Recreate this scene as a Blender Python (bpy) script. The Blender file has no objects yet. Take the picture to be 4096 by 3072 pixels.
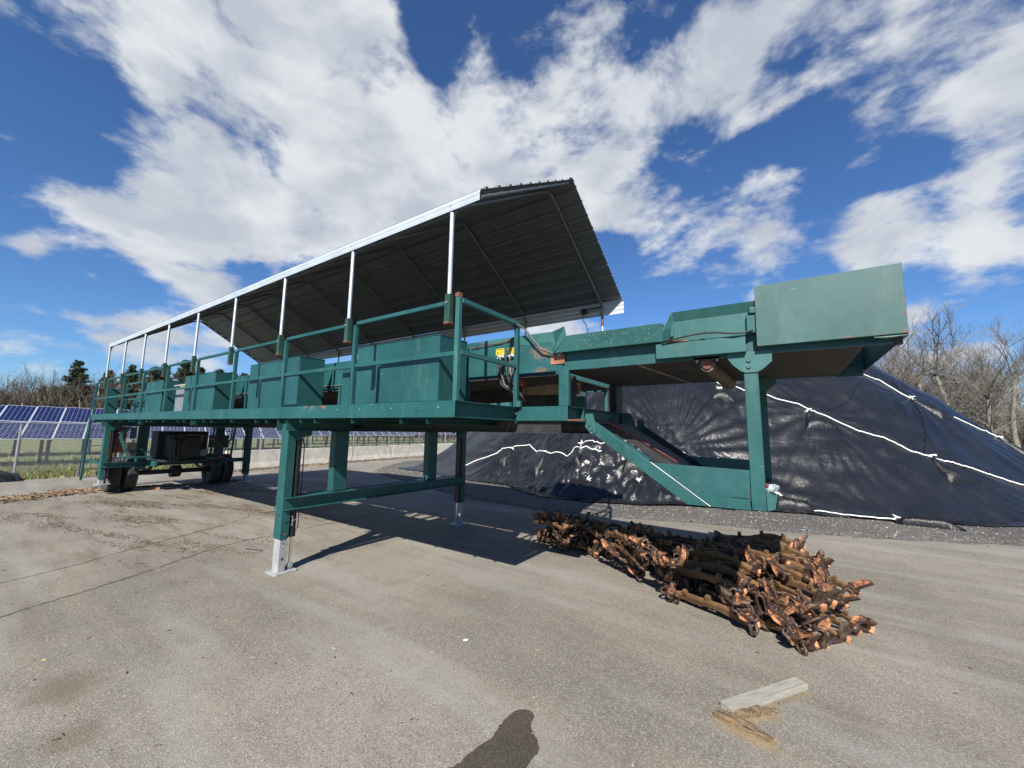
import bpy, math, random
import numpy as np
from mathutils import Vector, Matrix
R_ = math.radians
random.seed(7)
scene = bpy.context.scene
col = scene.collection
# ------------------------------------------------------------------ camera
cam = bpy.data.cameras.new('camera'); camo = bpy.data.objects.new('camera', cam); col.objects.link(camo)
cam.sensor_fit = 'HORIZONTAL'; cam.sensor_width = 36.0; cam.lens = 14.02
cam.clip_start = 0.05; cam.clip_end = 2000
cR = Vector((0.825831, 0.563648, 0.017443)); cU = Vector((0.051957, -0.106853, 0.992916)); cF = Vector((-0.561519, 0.819075, 0.117528))
M = Matrix((( cR.x, cU.x, -cF.x, 2.66668), (cR.y, cU.y, -cF.y, -2.90534), (cR.z, cU.z, -cF.z, 2.0466), (0, 0, 0, 1)))
camo.matrix_world = M
scene.camera = camo
# ------------------------------------------------------------------ exposure
scene.view_settings.view_transform = 'Standard'; scene.view_settings.look = 'None'
scene.view_settings.exposure = 0.85; scene.view_settings.gamma = 1.0; scene.view_settings.use_curve_mapping = False
# ------------------------------------------------------------------ node helpers
class NT:
    def __init__(s, tree): s.t = tree; s.n = tree.nodes; s.l = tree.links
    def new(s, typ, **kw):
        n = s.n.new(typ)
        for k, v in kw.items(): setattr(n, k, v)
        return n
    def link(s, a, b): s.l.new(a, b)
    def sock(s, inp, v):
        if hasattr(v, 'is_linked') or isinstance(v, bpy.types.NodeSocket): s.l.new(v, inp)
        else: inp.default_value = v
    def math(s, op, a, b=0.0, c=None, clamp=False):
        n = s.new('ShaderNodeMath', operation=op); n.use_clamp = clamp
        s.sock(n.inputs[0], a); s.sock(n.inputs[1], b)
        if c is not None: s.sock(n.inputs[2], c)
        return n.outputs[0]
    def vmath(s, op, a, b=None, scale=None):
        n = s.new('ShaderNodeVectorMath', operation=op); s.sock(n.inputs[0], a)
        if b is not None: s.sock(n.inputs[1], b)
        if scale is not None: s.sock(n.inputs['Scale'], scale)
        return n.outputs['Value'] if op in ('LENGTH', 'DISTANCE', 'DOT_PRODUCT') else n.outputs[0]
    def noise(s, vec, scale, detail=4, rough=.55, dist=0.0, out=0):
        n = s.new('ShaderNodeTexNoise'); 
        if vec is not None: s.link(vec, n.inputs['Vector'])
        n.inputs['Scale'].default_value = scale; n.inputs['Detail'].default_value = detail
        n.inputs['Roughness'].default_value = rough; n.inputs['Distortion'].default_value = dist
        return n.outputs[out]
    def vor(s, vec, scale, feature='F1', out='Distance', rnd=1.0):
        n = s.new('ShaderNodeTexVoronoi', feature=feature)
        if vec is not None: s.link(vec, n.inputs['Vector'])
        n.inputs['Scale'].default_value = scale; n.inputs['Randomness'].default_value = rnd
        return n.outputs[out]
    def mr(s, v, a, b, c=0.0, d=1.0, smooth=False):
        n = s.new('ShaderNodeMapRange'); n.interpolation_type = 'SMOOTHSTEP' if smooth else 'LINEAR'
        s.sock(n.inputs[0], v)
        for i, x in enumerate((a, b, c, d)): n.inputs[i + 1].default_value = x
        return n.outputs[0]
    def mix(s, f, a, b, mode='MIX'):
        n = s.new('ShaderNodeMix', data_type='RGBA', blend_type=mode); s.sock(n.inputs[0], f)
        for i, v in ((6, a), (7, b)):
            if isinstance(v, (tuple, list)): n.inputs[i].default_value = (*v[:3], 1)
            else: s.link(v, n.inputs[i])
        return n.outputs[2]
    def map(s, vec, scale=(1, 1, 1), rot=(0, 0, 0), loc=(0, 0, 0)):
        n = s.new('ShaderNodeMapping'); s.link(vec, n.inputs[0])
        n.inputs['Scale'].default_value = scale; n.inputs['Rotation'].default_value = rot; n.inputs['Location'].default_value = loc
        return n.outputs[0]
    def bump(s, h, strength=.3, dist=.01, normal=None):
        n = s.new('ShaderNodeBump'); s.link(h, n.inputs['Height']); n.inputs['Strength'].default_value = strength; n.inputs['Distance'].default_value = dist
        if normal is not None: s.link(normal, n.inputs['Normal'])
        return n.outputs[0]
# ------------------------------------------------------------------ sun and sky
SUN = Vector((.40, -1.115, 1.0)).normalized()
sun = bpy.data.lights.new('sun', 'SUN'); suno = bpy.data.objects.new('sun', sun); col.objects.link(suno)
sun.energy = 5.0; sun.angle = R_(.53); sun.color = (1.0, .955, .88)
suno.rotation_euler = SUN.to_track_quat('Z', 'Y').to_euler(); suno.location = (20, -50, 45)
world = bpy.data.worlds.new('World'); scene.world = world; world.use_nodes = True
w = NT(world.node_tree); w.n.clear()
wo = w.new('ShaderNodeOutputWorld')
sky = w.new('ShaderNodeTexSky', sky_type='NISHITA'); sky.sun_disc = False
sky.sun_elevation = math.asin(SUN.z); sky.sun_rotation = math.atan2(SUN.x, SUN.y)
sky.air_density = 1.0; sky.dust_density = .12; sky.ozone_density = 2.2; sky.altitude = 0
tc = w.new('ShaderNodeTexCoord'); D0 = w.vmath('NORMALIZE', tc.outputs['Generated'])
sepd = w.new('ShaderNodeSeparateXYZ'); w.link(D0, sepd.inputs[0])
skyc = w.mix(1.0, sky.outputs[0], (.60, .90, 1.28), 'MULTIPLY')
bg1 = w.new('ShaderNodeBackground'); w.link(skyc, bg1.inputs[0]); bg1.inputs[1].default_value = .057
CLOUDS=[(-0.779,0.134,0.612,0.095,0.9),(-0.753,0.216,0.621,0.121,1),(-0.686,0.286,0.67,0.126,1),(-0.594,0.366,0.716,0.138,1),(-0.767,0.284,0.575,0.118,1),(-0.823,0.169,0.542,0.061,0.55),(-0.861,0.148,0.486,0.061,0.7),(-0.838,0.237,0.491,0.116,1.0),(-0.8,0.358,0.482,0.152,1.0),(-0.683,0.438,0.585,0.154,1.0),(-0.579,0.488,0.654,0.132,0.9),(-0.712,0.512,0.481,0.171,1),(-0.796,0.438,0.418,0.125,1),(-0.598,0.593,0.539,0.161,1.0),(-0.472,0.627,0.619,0.161,1.0),(-0.36,0.627,0.691,0.146,0.95),(-0.55,0.684,0.48,0.138,0.8),(-0.242,0.626,0.742,0.13,0.85),(-0.114,0.701,0.704,0.14,0.85),(0.036,0.738,0.674,0.145,0.9),(0.177,0.765,0.62,0.132,0.95),(0.272,0.8,0.534,0.105,0.95),(-0.176,0.747,0.641,0.124,0.75),(-0.037,0.78,0.625,0.105,0.8),(0.126,0.809,0.574,0.091,0.75),(-0.339,0.734,0.589,0.132,0.85),(-0.219,0.767,0.603,0.097,0.6),(-0.294,0.805,0.515,0.107,0.95),(-0.197,0.883,0.425,0.116,1.0),(-0.053,0.887,0.458,0.085,0.95),(0.026,0.879,0.476,0.047,0.7),(-0.017,0.92,0.393,0.068,0.8),(-0.129,0.839,0.529,0.061,0.6),(0.242,0.905,0.349,0.08,1),(0.19,0.896,0.402,0.059,0.8),(0.155,0.921,0.356,0.07,0.9),(0.295,0.877,0.379,0.078,0.95),(0.284,0.917,0.28,0.07,0.9),(0.124,0.937,0.326,0.074,0.7),(-0.013,0.942,0.336,0.069,0.8),(-0.097,0.937,0.337,0.046,0.5),(-0.935,0.095,0.341,0.051,0.9),(-0.926,0.123,0.356,0.04,0.8),(-0.958,0.06,0.281,0.03,0.75),(-0.931,0.173,0.322,0.057,0.9),(-0.914,0.24,0.327,0.071,0.9),(-0.887,0.057,0.458,0.035,0.45),(-0.911,0.025,0.411,0.022,0.5),(-0.886,0.211,0.413,0.091,0.8),(-0.871,0.294,0.394,0.101,0.9),(-0.921,0.294,0.254,0.05,0.6),(-0.957,0.217,0.194,0.046,0.5),(0.155,0.853,0.498,0.053,0.45),(0.264,0.837,0.478,0.067,0.6),(-0.99,0.08,0.112,0.081,0.6),(-0.979,0.148,0.139,0.062,0.6),(-0.954,0.254,0.157,0.097,0.75),(-0.922,0.35,0.167,0.071,0.6),(-0.444,0.853,0.275,0.079,1.0),(-0.515,0.815,0.264,0.069,0.9),(-0.345,0.902,0.261,0.055,0.6),(0.191,0.97,0.152,0.095,0.8),(0.258,0.959,0.12,0.073,0.8),(0.138,0.863,0.486,0.048,0.5),(-0.489,0.537,0.687,0.059,0.5),(-0.433,0.481,0.762,0.044,0.3),(-0.513,0.422,0.747,0.044,-0.6),(-0.514,0.498,0.699,0.058,-0.8),(-0.511,0.456,0.729,0.054,-0.7),(-0.668,0.404,0.625,0.05,-0.45),(-0.835,0.099,0.542,0.055,-0.5),(0.029,0.839,0.543,0.045,-0.3),(0.062,0.856,0.513,0.066,-0.7),(0.178,0.877,0.445,0.046,-0.5),(-0.498,0.765,0.409,0.054,-0.3),(-0.857,0.026,0.515,0.084,-0.6),(-0.913,0.052,0.405,0.071,-0.5),(-0.975,0.068,0.212,0.068,-0.3),(-0.957,0.163,0.239,0.064,-0.4),(-0.152,0.933,0.326,0.077,-0.5),(0.053,0.96,0.275,0.073,-0.3),(-0.486,0.787,0.38,0.066,-0.2),(-0.03,0.845,0.534,0.048,-0.4),(-0.829,0.466,0.31,0.12,-0.2)]
dz = w.math('ADD', w.math('MAXIMUM', sepd.outputs[2], 0.0), .18)
inv = w.math('DIVIDE', 1.0, dz)
flat = w.vmath('SCALE', D0, scale=inv)
plane = w.vmath('MULTIPLY', flat, (1, 1, 0))
warp = w.noise(plane, 1.1, 3, .5, 0, 1)
plane2 = w.vmath('ADD', plane, w.vmath('SCALE', w.vmath('SUBTRACT', warp, (.5, .5, .5)), scale=.55))
n1 = w.noise(plane2, 2.3, 9, .60)
puffw = w.vmath('ADD', D0, w.vmath('SCALE', w.noise(D0, 3.0, 3, .5, 0, 1), scale=.12))
n2 = w.noise(w.map(puffw, (1, 1, 1.9)), 6.5, 8, .60)
low = w.noise(plane, .55, 2, .5)
acc = w.mr(low, .35, .65, -.16, .16)
for (bx, by, bz, br, bw) in CLOUDS:
    d = w.vmath('DISTANCE', D0, (bx, by, bz))
    acc = w.math('MULTIPLY_ADD', w.mr(d, br * 1.45, 0.0, 0, 1, True), bw * .35, acc)
cov = w.math('MINIMUM', acc, .56)
dens = w.math('ADD', cov, w.math('ADD', w.math('MULTIPLY', w.math('SUBTRACT', n1, .5), 1.15), w.math('MULTIPLY', w.math('SUBTRACT', n2, .5), 1.45)))
alpha = w.mr(dens, .15, .52, 0, 1, True)
thick = w.mr(dens, .55, 1.25, 0, 1, True)
n3 = w.noise(w.map(puffw, (1, 1, 1.9), (0, 0, 0), (.02, -.03, .10)), 6.0, 7, .55)
shade = w.mr(n3, .34, .66, 0, 1, True)
ccol = w.mix(shade, (.62, .67, .76), (.93, .965, 1.0))
ccol = w.mix(w.math('MULTIPLY', thick, .35), ccol, (.66, .69, .74))
lowel = w.mr(sepd.outputs[2], .02, .22, 1, 0, True)
ccol = w.mix(w.math('MULTIPLY', lowel, .35), ccol, (.60, .66, .78))
bg2 = w.new('ShaderNodeBackground'); w.link(ccol, bg2.inputs[0]); bg2.inputs[1].default_value = .475
ms = w.new('ShaderNodeMixShader'); w.link(w.math('MULTIPLY', alpha, .97), ms.inputs[0]); w.link(bg1.outputs[0], ms.inputs[1]); w.link(bg2.outputs[0], ms.inputs[2])
w.link(ms.outputs[0], wo.inputs[0])
try: world.cycles.sampling_method = 'MANUAL'; world.cycles.sample_map_resolution = 512
except Exception: pass
# ------------------------------------------------------------------ mesh helpers
class MB:
    def __init__(s): s.v = []; s.f = []; s.m = []
    def add(s, v, f, mi=0):
        b = len(s.v); s.v.extend([tuple(x) for x in v]); s.f.extend([tuple(i + b for i in q) for q in f]); s.m.extend([mi] * len(f)); return s
    def box(s, x0, x1, y0, y1, z0, z1, mi=0):
        if x0 > x1: x0, x1 = x1, x0
        if y0 > y1: y0, y1 = y1, y0
        if z0 > z1: z0, z1 = z1, z0
        return s.add([(x0,y0,z0),(x1,y0,z0),(x1,y1,z0),(x0,y1,z0),(x0,y0,z1),(x1,y0,z1),(x1,y1,z1),(x0,y1,z1)],
                     [(0,3,2,1),(4,5,6,7),(0,1,5,4),(1,2,6,5),(2,3,7,6),(3,0,4,7)], mi)
    def prism(s, pts, off, mi=0):
        n = len(pts); off = Vector(off); a = [Vector(p) for p in pts]; b = [p + off for p in a]
        f = [tuple(range(n))[::-1], tuple(range(n, 2 * n))] + [(i, (i + 1) % n, n + (i + 1) % n, n + i) for i in range(n)]
        return s.add(a + b, f, mi)
    def bar(s, p, q, wd, ht, up=(0, 0, 1), mi=0):
        p, q = Vector(p), Vector(q); t = (q - p).normalized(); u = Vector(up); sd = t.cross(u)
        if sd.length < 1e-5: u = Vector((1, 0, 0)); sd = t.cross(u)
        sd.normalize(); u = sd.cross(t).normalized(); sd = sd * wd / 2; u = u * ht / 2
        v = [p - sd - u, p + sd - u, p + sd + u, p - sd + u, q - sd - u, q + sd - u, q + sd + u, q - sd + u]
        return s.add(v, [(0,1,2,3),(7,6,5,4),(0,4,5,1),(1,5,6,2),(2,6,7,3),(3,7,4,0)], mi)
    def tube(s, path, r, seg=8, cap=True, mi=0):
        P = [Vector(p) for p in path]; n = len(P); rr = r if isinstance(r, (list, tuple)) else [r] * n
        T = [(P[min(i + 1, n - 1)] - P[max(i - 1, 0)]).normalized() for i in range(n)]
        u = Vector((0, 0, 1)) if abs(T[0].z) < .9 else Vector((1, 0, 0))
        vs = []
        for i in range(n):
            u = (u - T[i] * u.dot(T[i])).normalized(); w_ = T[i].cross(u)
            for k in range(seg):
                a = 2 * math.pi * k / seg; vs.append(P[i] + (u * math.cos(a) + w_ * math.sin(a)) * rr[i])
        f = []
        for i in range(n - 1):
            for k in range(seg):
                k2 = (k + 1) % seg; f.append((i * seg + k, i * seg + k2, (i + 1) * seg + k2, (i + 1) * seg + k))
        if cap: f.append(tuple(range(seg))[::-1]); f.append(tuple((n - 1) * seg + k for k in range(seg)))
        return s.add(vs, f, mi)
    def chan(s, p, q, ht, fl, open_dir, tk=.008):
        """C-channel from p to q (centre height on web), flanges toward open_dir"""
        p, q = Vector(p), Vector(q); o = Vector(open_dir).normalized(); up = Vector((0, 0, 1))
        s.bar(p + o * tk / 2, q + o * tk / 2, tk, ht)
        for sg in (-1, 1):
            c = up * sg * (ht / 2 - tk / 2) + o * (tk + (fl - tk) / 2)
            s.bar(p + c, q + c, fl - tk, tk)
        return s
    def mesh(s, name, mats, smooth=False):
        me = bpy.data.meshes.new(name); me.from_pydata([tuple(v) for v in s.v], [], s.f)
        for m in (mats if isinstance(mats, (list, tuple)) else [mats]): me.materials.append(m)
        if len(me.materials) > 1: me.polygons.foreach_set('material_index', s.m)
        if smooth: me.polygons.foreach_set('use_smooth', [True] * len(me.polygons))
        me.validate(); me.update(); return me
    def build(s, name, mats, parent=None, smooth=False, bevel=0, **kw):
        return obj(name, s.mesh(name, mats, smooth), parent, bevel=bevel, **kw)
def obj(name, me, parent=None, bevel=0, label=None, kind=None, loc=None):
    o = bpy.data.objects.new(name, me); col.objects.link(o)
    if parent is not None:
        o.parent = parent; o.matrix_parent_inverse = Matrix.Translation(-world_loc(parent))
    if loc is not None: o.location = loc
    if label: o['label'] = label
    if kind: o['kind'] = kind
    if bevel:
        b = o.modifiers.new('bevel', 'BEVEL'); b.width = bevel; b.segments = 2; b.limit_method = 'ANGLE'; b.angle_limit = R_(40)
    return o
def world_loc(o):
    l = Vector(o.location)
    if o.parent: 
        l = l + (world_loc(o.parent) + o.matrix_parent_inverse.translation)
    return l
def thing(name, label, cat, loc=(0, 0, 0), group=None):
    o = bpy.data.objects.new(name, None); col.objects.link(o); o.location = loc; o.empty_display_size = .2
    o['label'] = label; o['category'] = cat
    if group: o['group'] = group
    return o
def tag(o, label, cat, group=None):
    o['label'] = label; o['category'] = cat
    if group: o['group'] = group
    return o
def structure(o): o['kind'] = 'structure'; return o
# ------------------------------------------------------------------ materials
def mat(name):
    m = bpy.data.materials.new(name); m.use_nodes = True; t = NT(m.node_tree)
    b = [x for x in t.n if x.type == 'BSDF_PRINCIPLED'][0]
    return m, t, b
def simple(name, c, rough=.6, metal=0.0, var=.25, scale=6.0, bump=0.0, bscale=60, spec=None):
    m, t, b = mat(name); tcn = t.new('ShaderNodeTexCoord'); v = tcn.outputs['Object']
    n = t.noise(v, scale, 5, .6)
    cc = t.mix(t.mr(n, .3, .7), tuple(x * (1 - var) for x in c), tuple(min(1, x * (1 + var)) for x in c))
    t.link(cc, b.inputs['Base Color']); b.inputs['Roughness'].default_value = rough; b.inputs['Metallic'].default_value = metal
    if spec is not None: b.inputs['Specular IOR Level'].default_value = spec
    if bump: t.link(t.bump(t.noise(v, bscale, 4, .6), bump, .01), b.inputs['Normal'])
    return m
def paint(name, c, wear=.5, rustc=(.16, .045, .022), chips=.0, rough=.48, scratch=.5, rustbox=None, rustb=(.22, .085, .035)):
    m, t, b = mat(name); tcn = t.new('ShaderNodeTexCoord'); v = tcn.outputs['Object']
    n = t.noise(v, 1.3, 4, .6); n2 = t.noise(v, 14, 5, .65)
    k = t.math('ADD', t.math('MULTIPLY', n, .7), t.math('MULTIPLY', n2, .3))
    cc = t.mix(t.mr(k, .35, .65), tuple(x * .80 for x in c), tuple(x * 1.20 + .006 for x in c))
    # chalky dust and grime
    n3 = t.noise(t.map(v, (1, 1, .25)), 5, 6, .7)
    cc = t.mix(t.math('MULTIPLY', t.mr(n3, .55, .80), .22 * wear), cc, (.30, .32, .27))
    n3b = t.noise(t.map(v, (1.3, 1.3, .5), (0, 0, 0), (5, 5, 5)), 3.2, 6, .7)
    cc = t.mix(t.math('MULTIPLY', t.mr(n3b, .56, .75), .45 * wear), cc, tuple(x * .45 for x in c))
    # fine scratches
    sc = t.noise(t.map(v, (1.5, 1.5, 22), (.5, .35, .2)), 3.0, 3, .5)
    sc2 = t.noise(t.map(v, (24, 24, 1.2), (.2, -.6, .4)), 2.0, 3, .5)
    sm = t.math('MAXIMUM', t.mr(sc, .72, .76), t.mr(sc2, .72, .76))
    cc = t.mix(t.math('MULTIPLY', sm, .5 * scratch), cc, (.42, .50, .45))
    rn = t.noise(v, 7.5, 7, .68)
    rf = t.mr(rn, .735 - chips, .745 - chips)
    cc = t.mix(rf, cc, rustc)
    if rustbox:
        for (x, y, z, r, kk) in rustbox:
            dd = t.vmath('DISTANCE', t.vmath('MULTIPLY', v, (1, 1, 1.5)), (x, y, z * 1.5))
            mk = t.math('ADD', t.mr(dd, 0, r, 1, 0), t.math('MULTIPLY', t.math('SUBTRACT', t.noise(v, 11, 6, .7), .5), 1.6))
            cc = t.mix(t.math('MULTIPLY', t.mr(mk, .42, .60), kk), cc, t.mix(t.mr(n2, .4, .6), rustb, tuple(.5 * q_ + .06 for q_ in c)))
    t.link(cc, b.inputs['Base Color'])
    rg = t.math('ADD', rough - .08, t.math('MULTIPLY', n2, .22)); t.link(rg, b.inputs['Roughness'])
    t.link(t.bump(t.math('ADD', t.noise(v, 2.2, 3, .5), t.math('MULTIPLY', t.noise(v, 160, 2, .5), .03)), .22, .02), b.inputs['Normal'])
    return m
GREEN = (.0072, .066, .067)
M_green = paint('green_paint', GREEN, wear=.5)
M_green_rust = paint('green_paint_rusty', GREEN, wear=.9, chips=.05, rustbox=[(.30, 1.12, 2.98, .26, .95), (-.12, 1.12, 2.83, .17, .5), (.30, 1.1, 2.75, .15, .6)])
M_beam = paint('green_beam_paint', (.0072, .071, .070), wear=.8, chips=.02, rustbox=[(-2.55, 0, 2.325, .10, 1.0), (-2.30, 0, 2.325, .12, 1.0), (-2.75, 0, 2.335, .09, 1.0), (-1.3, 0, 2.33, .04, .9)])
M_box = paint('faded_green_paint', (.019, .071, .067), wear=.8, chips=.0, scratch=1.3, rough=.5, rustb=(.11, .028, .018), rustbox=[(3.10, 1.04, 2.80, .08, 1), (2.90, 1.04, 3.35, .05, 1), (2.80, 1.04, 3.345, .04, 1), (2.5, 1.04, 3.0, .035, 1), (3.44, 1.04, 3.05, .05, 1), (3.44, 1.04, 2.82, .07, 1), (2.5, 1.04, 2.80, .06, 1), (3.0, 1.04, 3.35, .04, 1), (2.7, 1.04, 3.345, .03, 1), (3.44, 1.04, 2.95, .04, 1), (3.44, 1.04, 3.2, .04, 1), (2.5, 1.04, 3.2, .03, 1), (2.5, 1.04, 2.92, .03, 1), (3.3, 1.04, 2.80, .04, 1), (2.735, 1.04, 2.985, .02, .9)])
M_mid = paint('weathered_green_paint', (.020, .095, .090), wear=.9, scratch=1.0)
M_pocket = simple('dark_green_sleeve_paint', (.018, .055, .038), .5, var=.35, scale=9)
M_rust = simple('rusty_steel', (.13, .05, .028), .85, var=.5, scale=14, bump=.4)
M_galv = simple('galvanised_steel', (.60, .62, .63), .42, .75, var=.18, scale=25)
M_galvold = simple('weathered_galvanised_leg', (.34, .35, .35), .6, .3, var=.18, scale=9)
M_fascia = simple('zinc_fascia_lit', (.50, .55, .58), .45, .35, var=.12, scale=3)  # lighter copy of the roof zinc, sky brightness put into the colour
M_roof = simple('zinc_roof_sheet_shaded', (.27, .285, .29), .50, .85, var=.10, scale=3)  # same zinc with the shade of the underside put into its colour
M_pipe = simple('dull_steel_pipe', (.20, .20, .20), .5, .6, var=.3, scale=12)
M_black = simple('black_rubber', (.018, .018, .019), .62, var=.4, scale=9, bump=.2)
M_cyl = simple('black_cylinder_paint', (.010, .010, .011), .35, var=.3)
M_belt = simple('dirty_belt_rubber', (.026, .023, .020), .8, var=.6, scale=5, bump=.5, bscale=20)
M_dark = simple('dark_machinery', (.020, .021, .021), .6, var=.6, scale=8)
M_chrome = simple('chrome_rod', (.75, .75, .76), .18, 1.0, var=.05)
M_rope = simple('white_rope', (.74, .74, .71), .8, var=.08)
M_yellow = simple('yellow_label_stock', (.58, .43, .03), .5, var=.1)
M_ink = simple('label_ink', (.02, .02, .02), .6)
M_hose = simple('grey_hose', (.075, .075, .07), .5, var=.4)
M_red = simple('faded_red_rope', (.17, .04, .03), .8, var=.4, scale=40)
M_orangerust = simple('orange_rust_plate', (.28, .11, .06), .8, var=.45, scale=9, bump=.3)
M_greycab = simple('grey_cabinet_paint', (.15, .17, .19), .5, var=.12)
M_wood = simple('old_timber', (.25, .19, .12), .85, var=.4, scale=6, bump=.5)
M_greyblue = simple('slate_blue_tube', (.02, .045, .11), .4)
MX0,MX1,MY0,MY1,MST=-17.0,14.0,5.5,30.0,0.065
def vnoise(x,y,seed=0):
    xi=np.floor(x).astype(np.int64);yi=np.floor(y).astype(np.int64);xf=x-xi;yf=y-yi
    def h(a,b):
        n=(a*374761393+b*668265263+seed*1442695041)&0xFFFFFFFF
        n=((n^(n>>13))*1274126177)&0xFFFFFFFF
        return ((n^(n>>16))&0xFFFF)/65535.0
    u=xf*xf*(3-2*xf);v=yf*yf*(3-2*yf)
    return (h(xi,yi)*(1-u)+h(xi+1,yi)*u)*(1-v)+(h(xi,yi+1)*(1-u)+h(xi+1,yi+1)*u)*v
def fbm(x,y,o=4,seed=0):
    s=0;a=.5
    for i in range(o):
        s=s+a*vnoise(x*2**i,y*2**i,seed+i*17);a*=.5
    return s
MPOLY=[(-13.6,11.2),(-12.5,10.9),(-11.2,10.6),(-9.87,10.24),(-8.6,9.95),(-7.38,9.74),(-5.88,9.5),(-4.6,8.7),(-3.64,8.3),(-2.08,8.26),(-.9,8.7),(.19,9.4),(1.4,9.8),(2.57,10.07),(4.43,10.47),(6.22,11.4),(7.6,12.4),(9.4,14.2),(10.6,16.6),(10.9,19.5),(9.3,23),(5.5,26),(-1,27),(-7,25.5),(-11.5,21.5),(-13.4,17),(-13.9,13.5)]
# gathers: x,y,amplitude,radius,number of folds
MKNOT=[(-7.2,11.0,.06,1.3,21),(-4.68,10.13,.075,1.5,19),(-3.05,9.59,.07,1.1,17),(-6.0,11.0,.05,1.0,15),(-1.0,10.2,.06,1.2,19),(-.35,10.75,.085,2.6,34),(.9,13.1,.045,1.4,19),(3.5,12.95,.045,1.5,23),(6.1,13.1,.045,1.5,21),(6.3,15.7,.04,1.6,19),(8.4,16.7,.04,1.3,17),(2.3,10.5,.05,1.0,17),(4.8,10.4,.04,1.0,15)]
def mound_grid():
    nx=int((MX1-MX0)/MST)+1;ny=int((MY1-MY0)/MST)+1
    X,Y=np.meshgrid(MX0+np.arange(nx)*MST,MY0+np.arange(ny)*MST,indexing='ij')
    P=np.array(MPOLY);Q=np.roll(P,-1,0)
    d=np.full(X.shape,1e9);ins=np.zeros(X.shape,bool)
    for a,b in zip(P,Q):
        ab=b-a;t=np.clip(((X-a[0])*ab[0]+(Y-a[1])*ab[1])/(ab@ab),0,1)
        d=np.minimum(d,np.hypot(X-a[0]-t*ab[0],Y-a[1]-t*ab[1]))
        c=((a[1]>Y)!=(b[1]>Y))&(X<(b[0]-a[0])*(Y-a[1])/(b[1]-a[1]+1e-12)+a[0]);ins^=c
    sd=np.where(ins,d,-d)
    Hm=7.8
    dp=np.maximum(sd,0)
    h=1.12*dp
    h=Hm*(1-np.exp(-(h/Hm)**1.25*1.35))/(1-np.exp(-1.9))
    h=np.minimum(h,1.18*dp+.02)
    # smoothing of the medial ridge
    for k in range(110):
        h[1:-1,1:-1]=(h[1:-1,1:-1]*2+h[:-2,1:-1]+h[2:,1:-1]+h[1:-1,:-2]+h[1:-1,2:])/6
    h=h-.06
    h=h*(1-.055*np.clip(-5-X,0,8))*(1-.024*np.clip(X-3,0,5)+.03*np.clip(X-6.5,0,4))
    edge=np.clip(dp/1.0,0,1)
    w=(fbm(X*.35,Y*.35,3,5)-.45)*.9*np.clip(dp/3,0,1)
    h=h+w
    # folds
    for (kx,ky,a,r,n) in MKNOT:
        dx=X-kx;dy=(Y-ky);rr=np.hypot(dx,dy)+1e-6;th=np.arctan2(dy,dx)
        f=np.sin(n*th+3*np.sin(3*th+kx)+kx*7)
        h=h+a*f*np.exp(-rr/r)*np.clip(rr/.5,0,1)
    rid=1-np.abs(2*fbm(X*1.6+.4*Y,Y*.9,3,9)-1)
    crum=np.clip(1-np.hypot((X+3.2)/5.0,(Y-9.0)/2.6),0,1)**.6
    h=h+(rid-.75)*.62*crum*np.clip(dp/.25,0,1)
    n2=fbm(X*3.1,Y*3.1,3,31)-.45
    rid2=1-np.abs(2*fbm(X*3.3-.8*Y,Y*2.2+.5*X,3,41)-1)
    h=h+n2*.18*crum+(rid2-.8)*.22*crum*np.clip(dp/.2,0,1)
    h=h+(fbm(X*1.3,Y*4.5,3,77)-.45)*.05*np.clip(dp,0,1)
    # skirt on the ground
    skirt=(sd<=0.12)&(sd>-.55)
    h=np.where(sd<.12,.035+.07*fbm(X*2.3,Y*2.3,3,3)*np.clip((sd+.5)/.3,0,1),h)
    h=np.maximum(h,.02)
    edgecut=-.28-.25*(fbm(X*.9,Y*.9,3,91)-.45)*2
    valid=sd>edgecut
    return X,Y,h,valid
def mound_h(g,x,y):
    X,Y,h,v=g
    i=(x-MX0)/MST;j=(y-MY0)/MST
    if i<0 or j<0 or i>=h.shape[0]-1 or j>=h.shape[1]-1: return 0.0
    a=int(i);b=int(j);u=i-a;w=j-b
    return float((h[a,b]*(1-u)+h[a+1,b]*u)*(1-w)+(h[a,b+1]*(1-u)+h[a+1,b+1]*u)*w)
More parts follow.
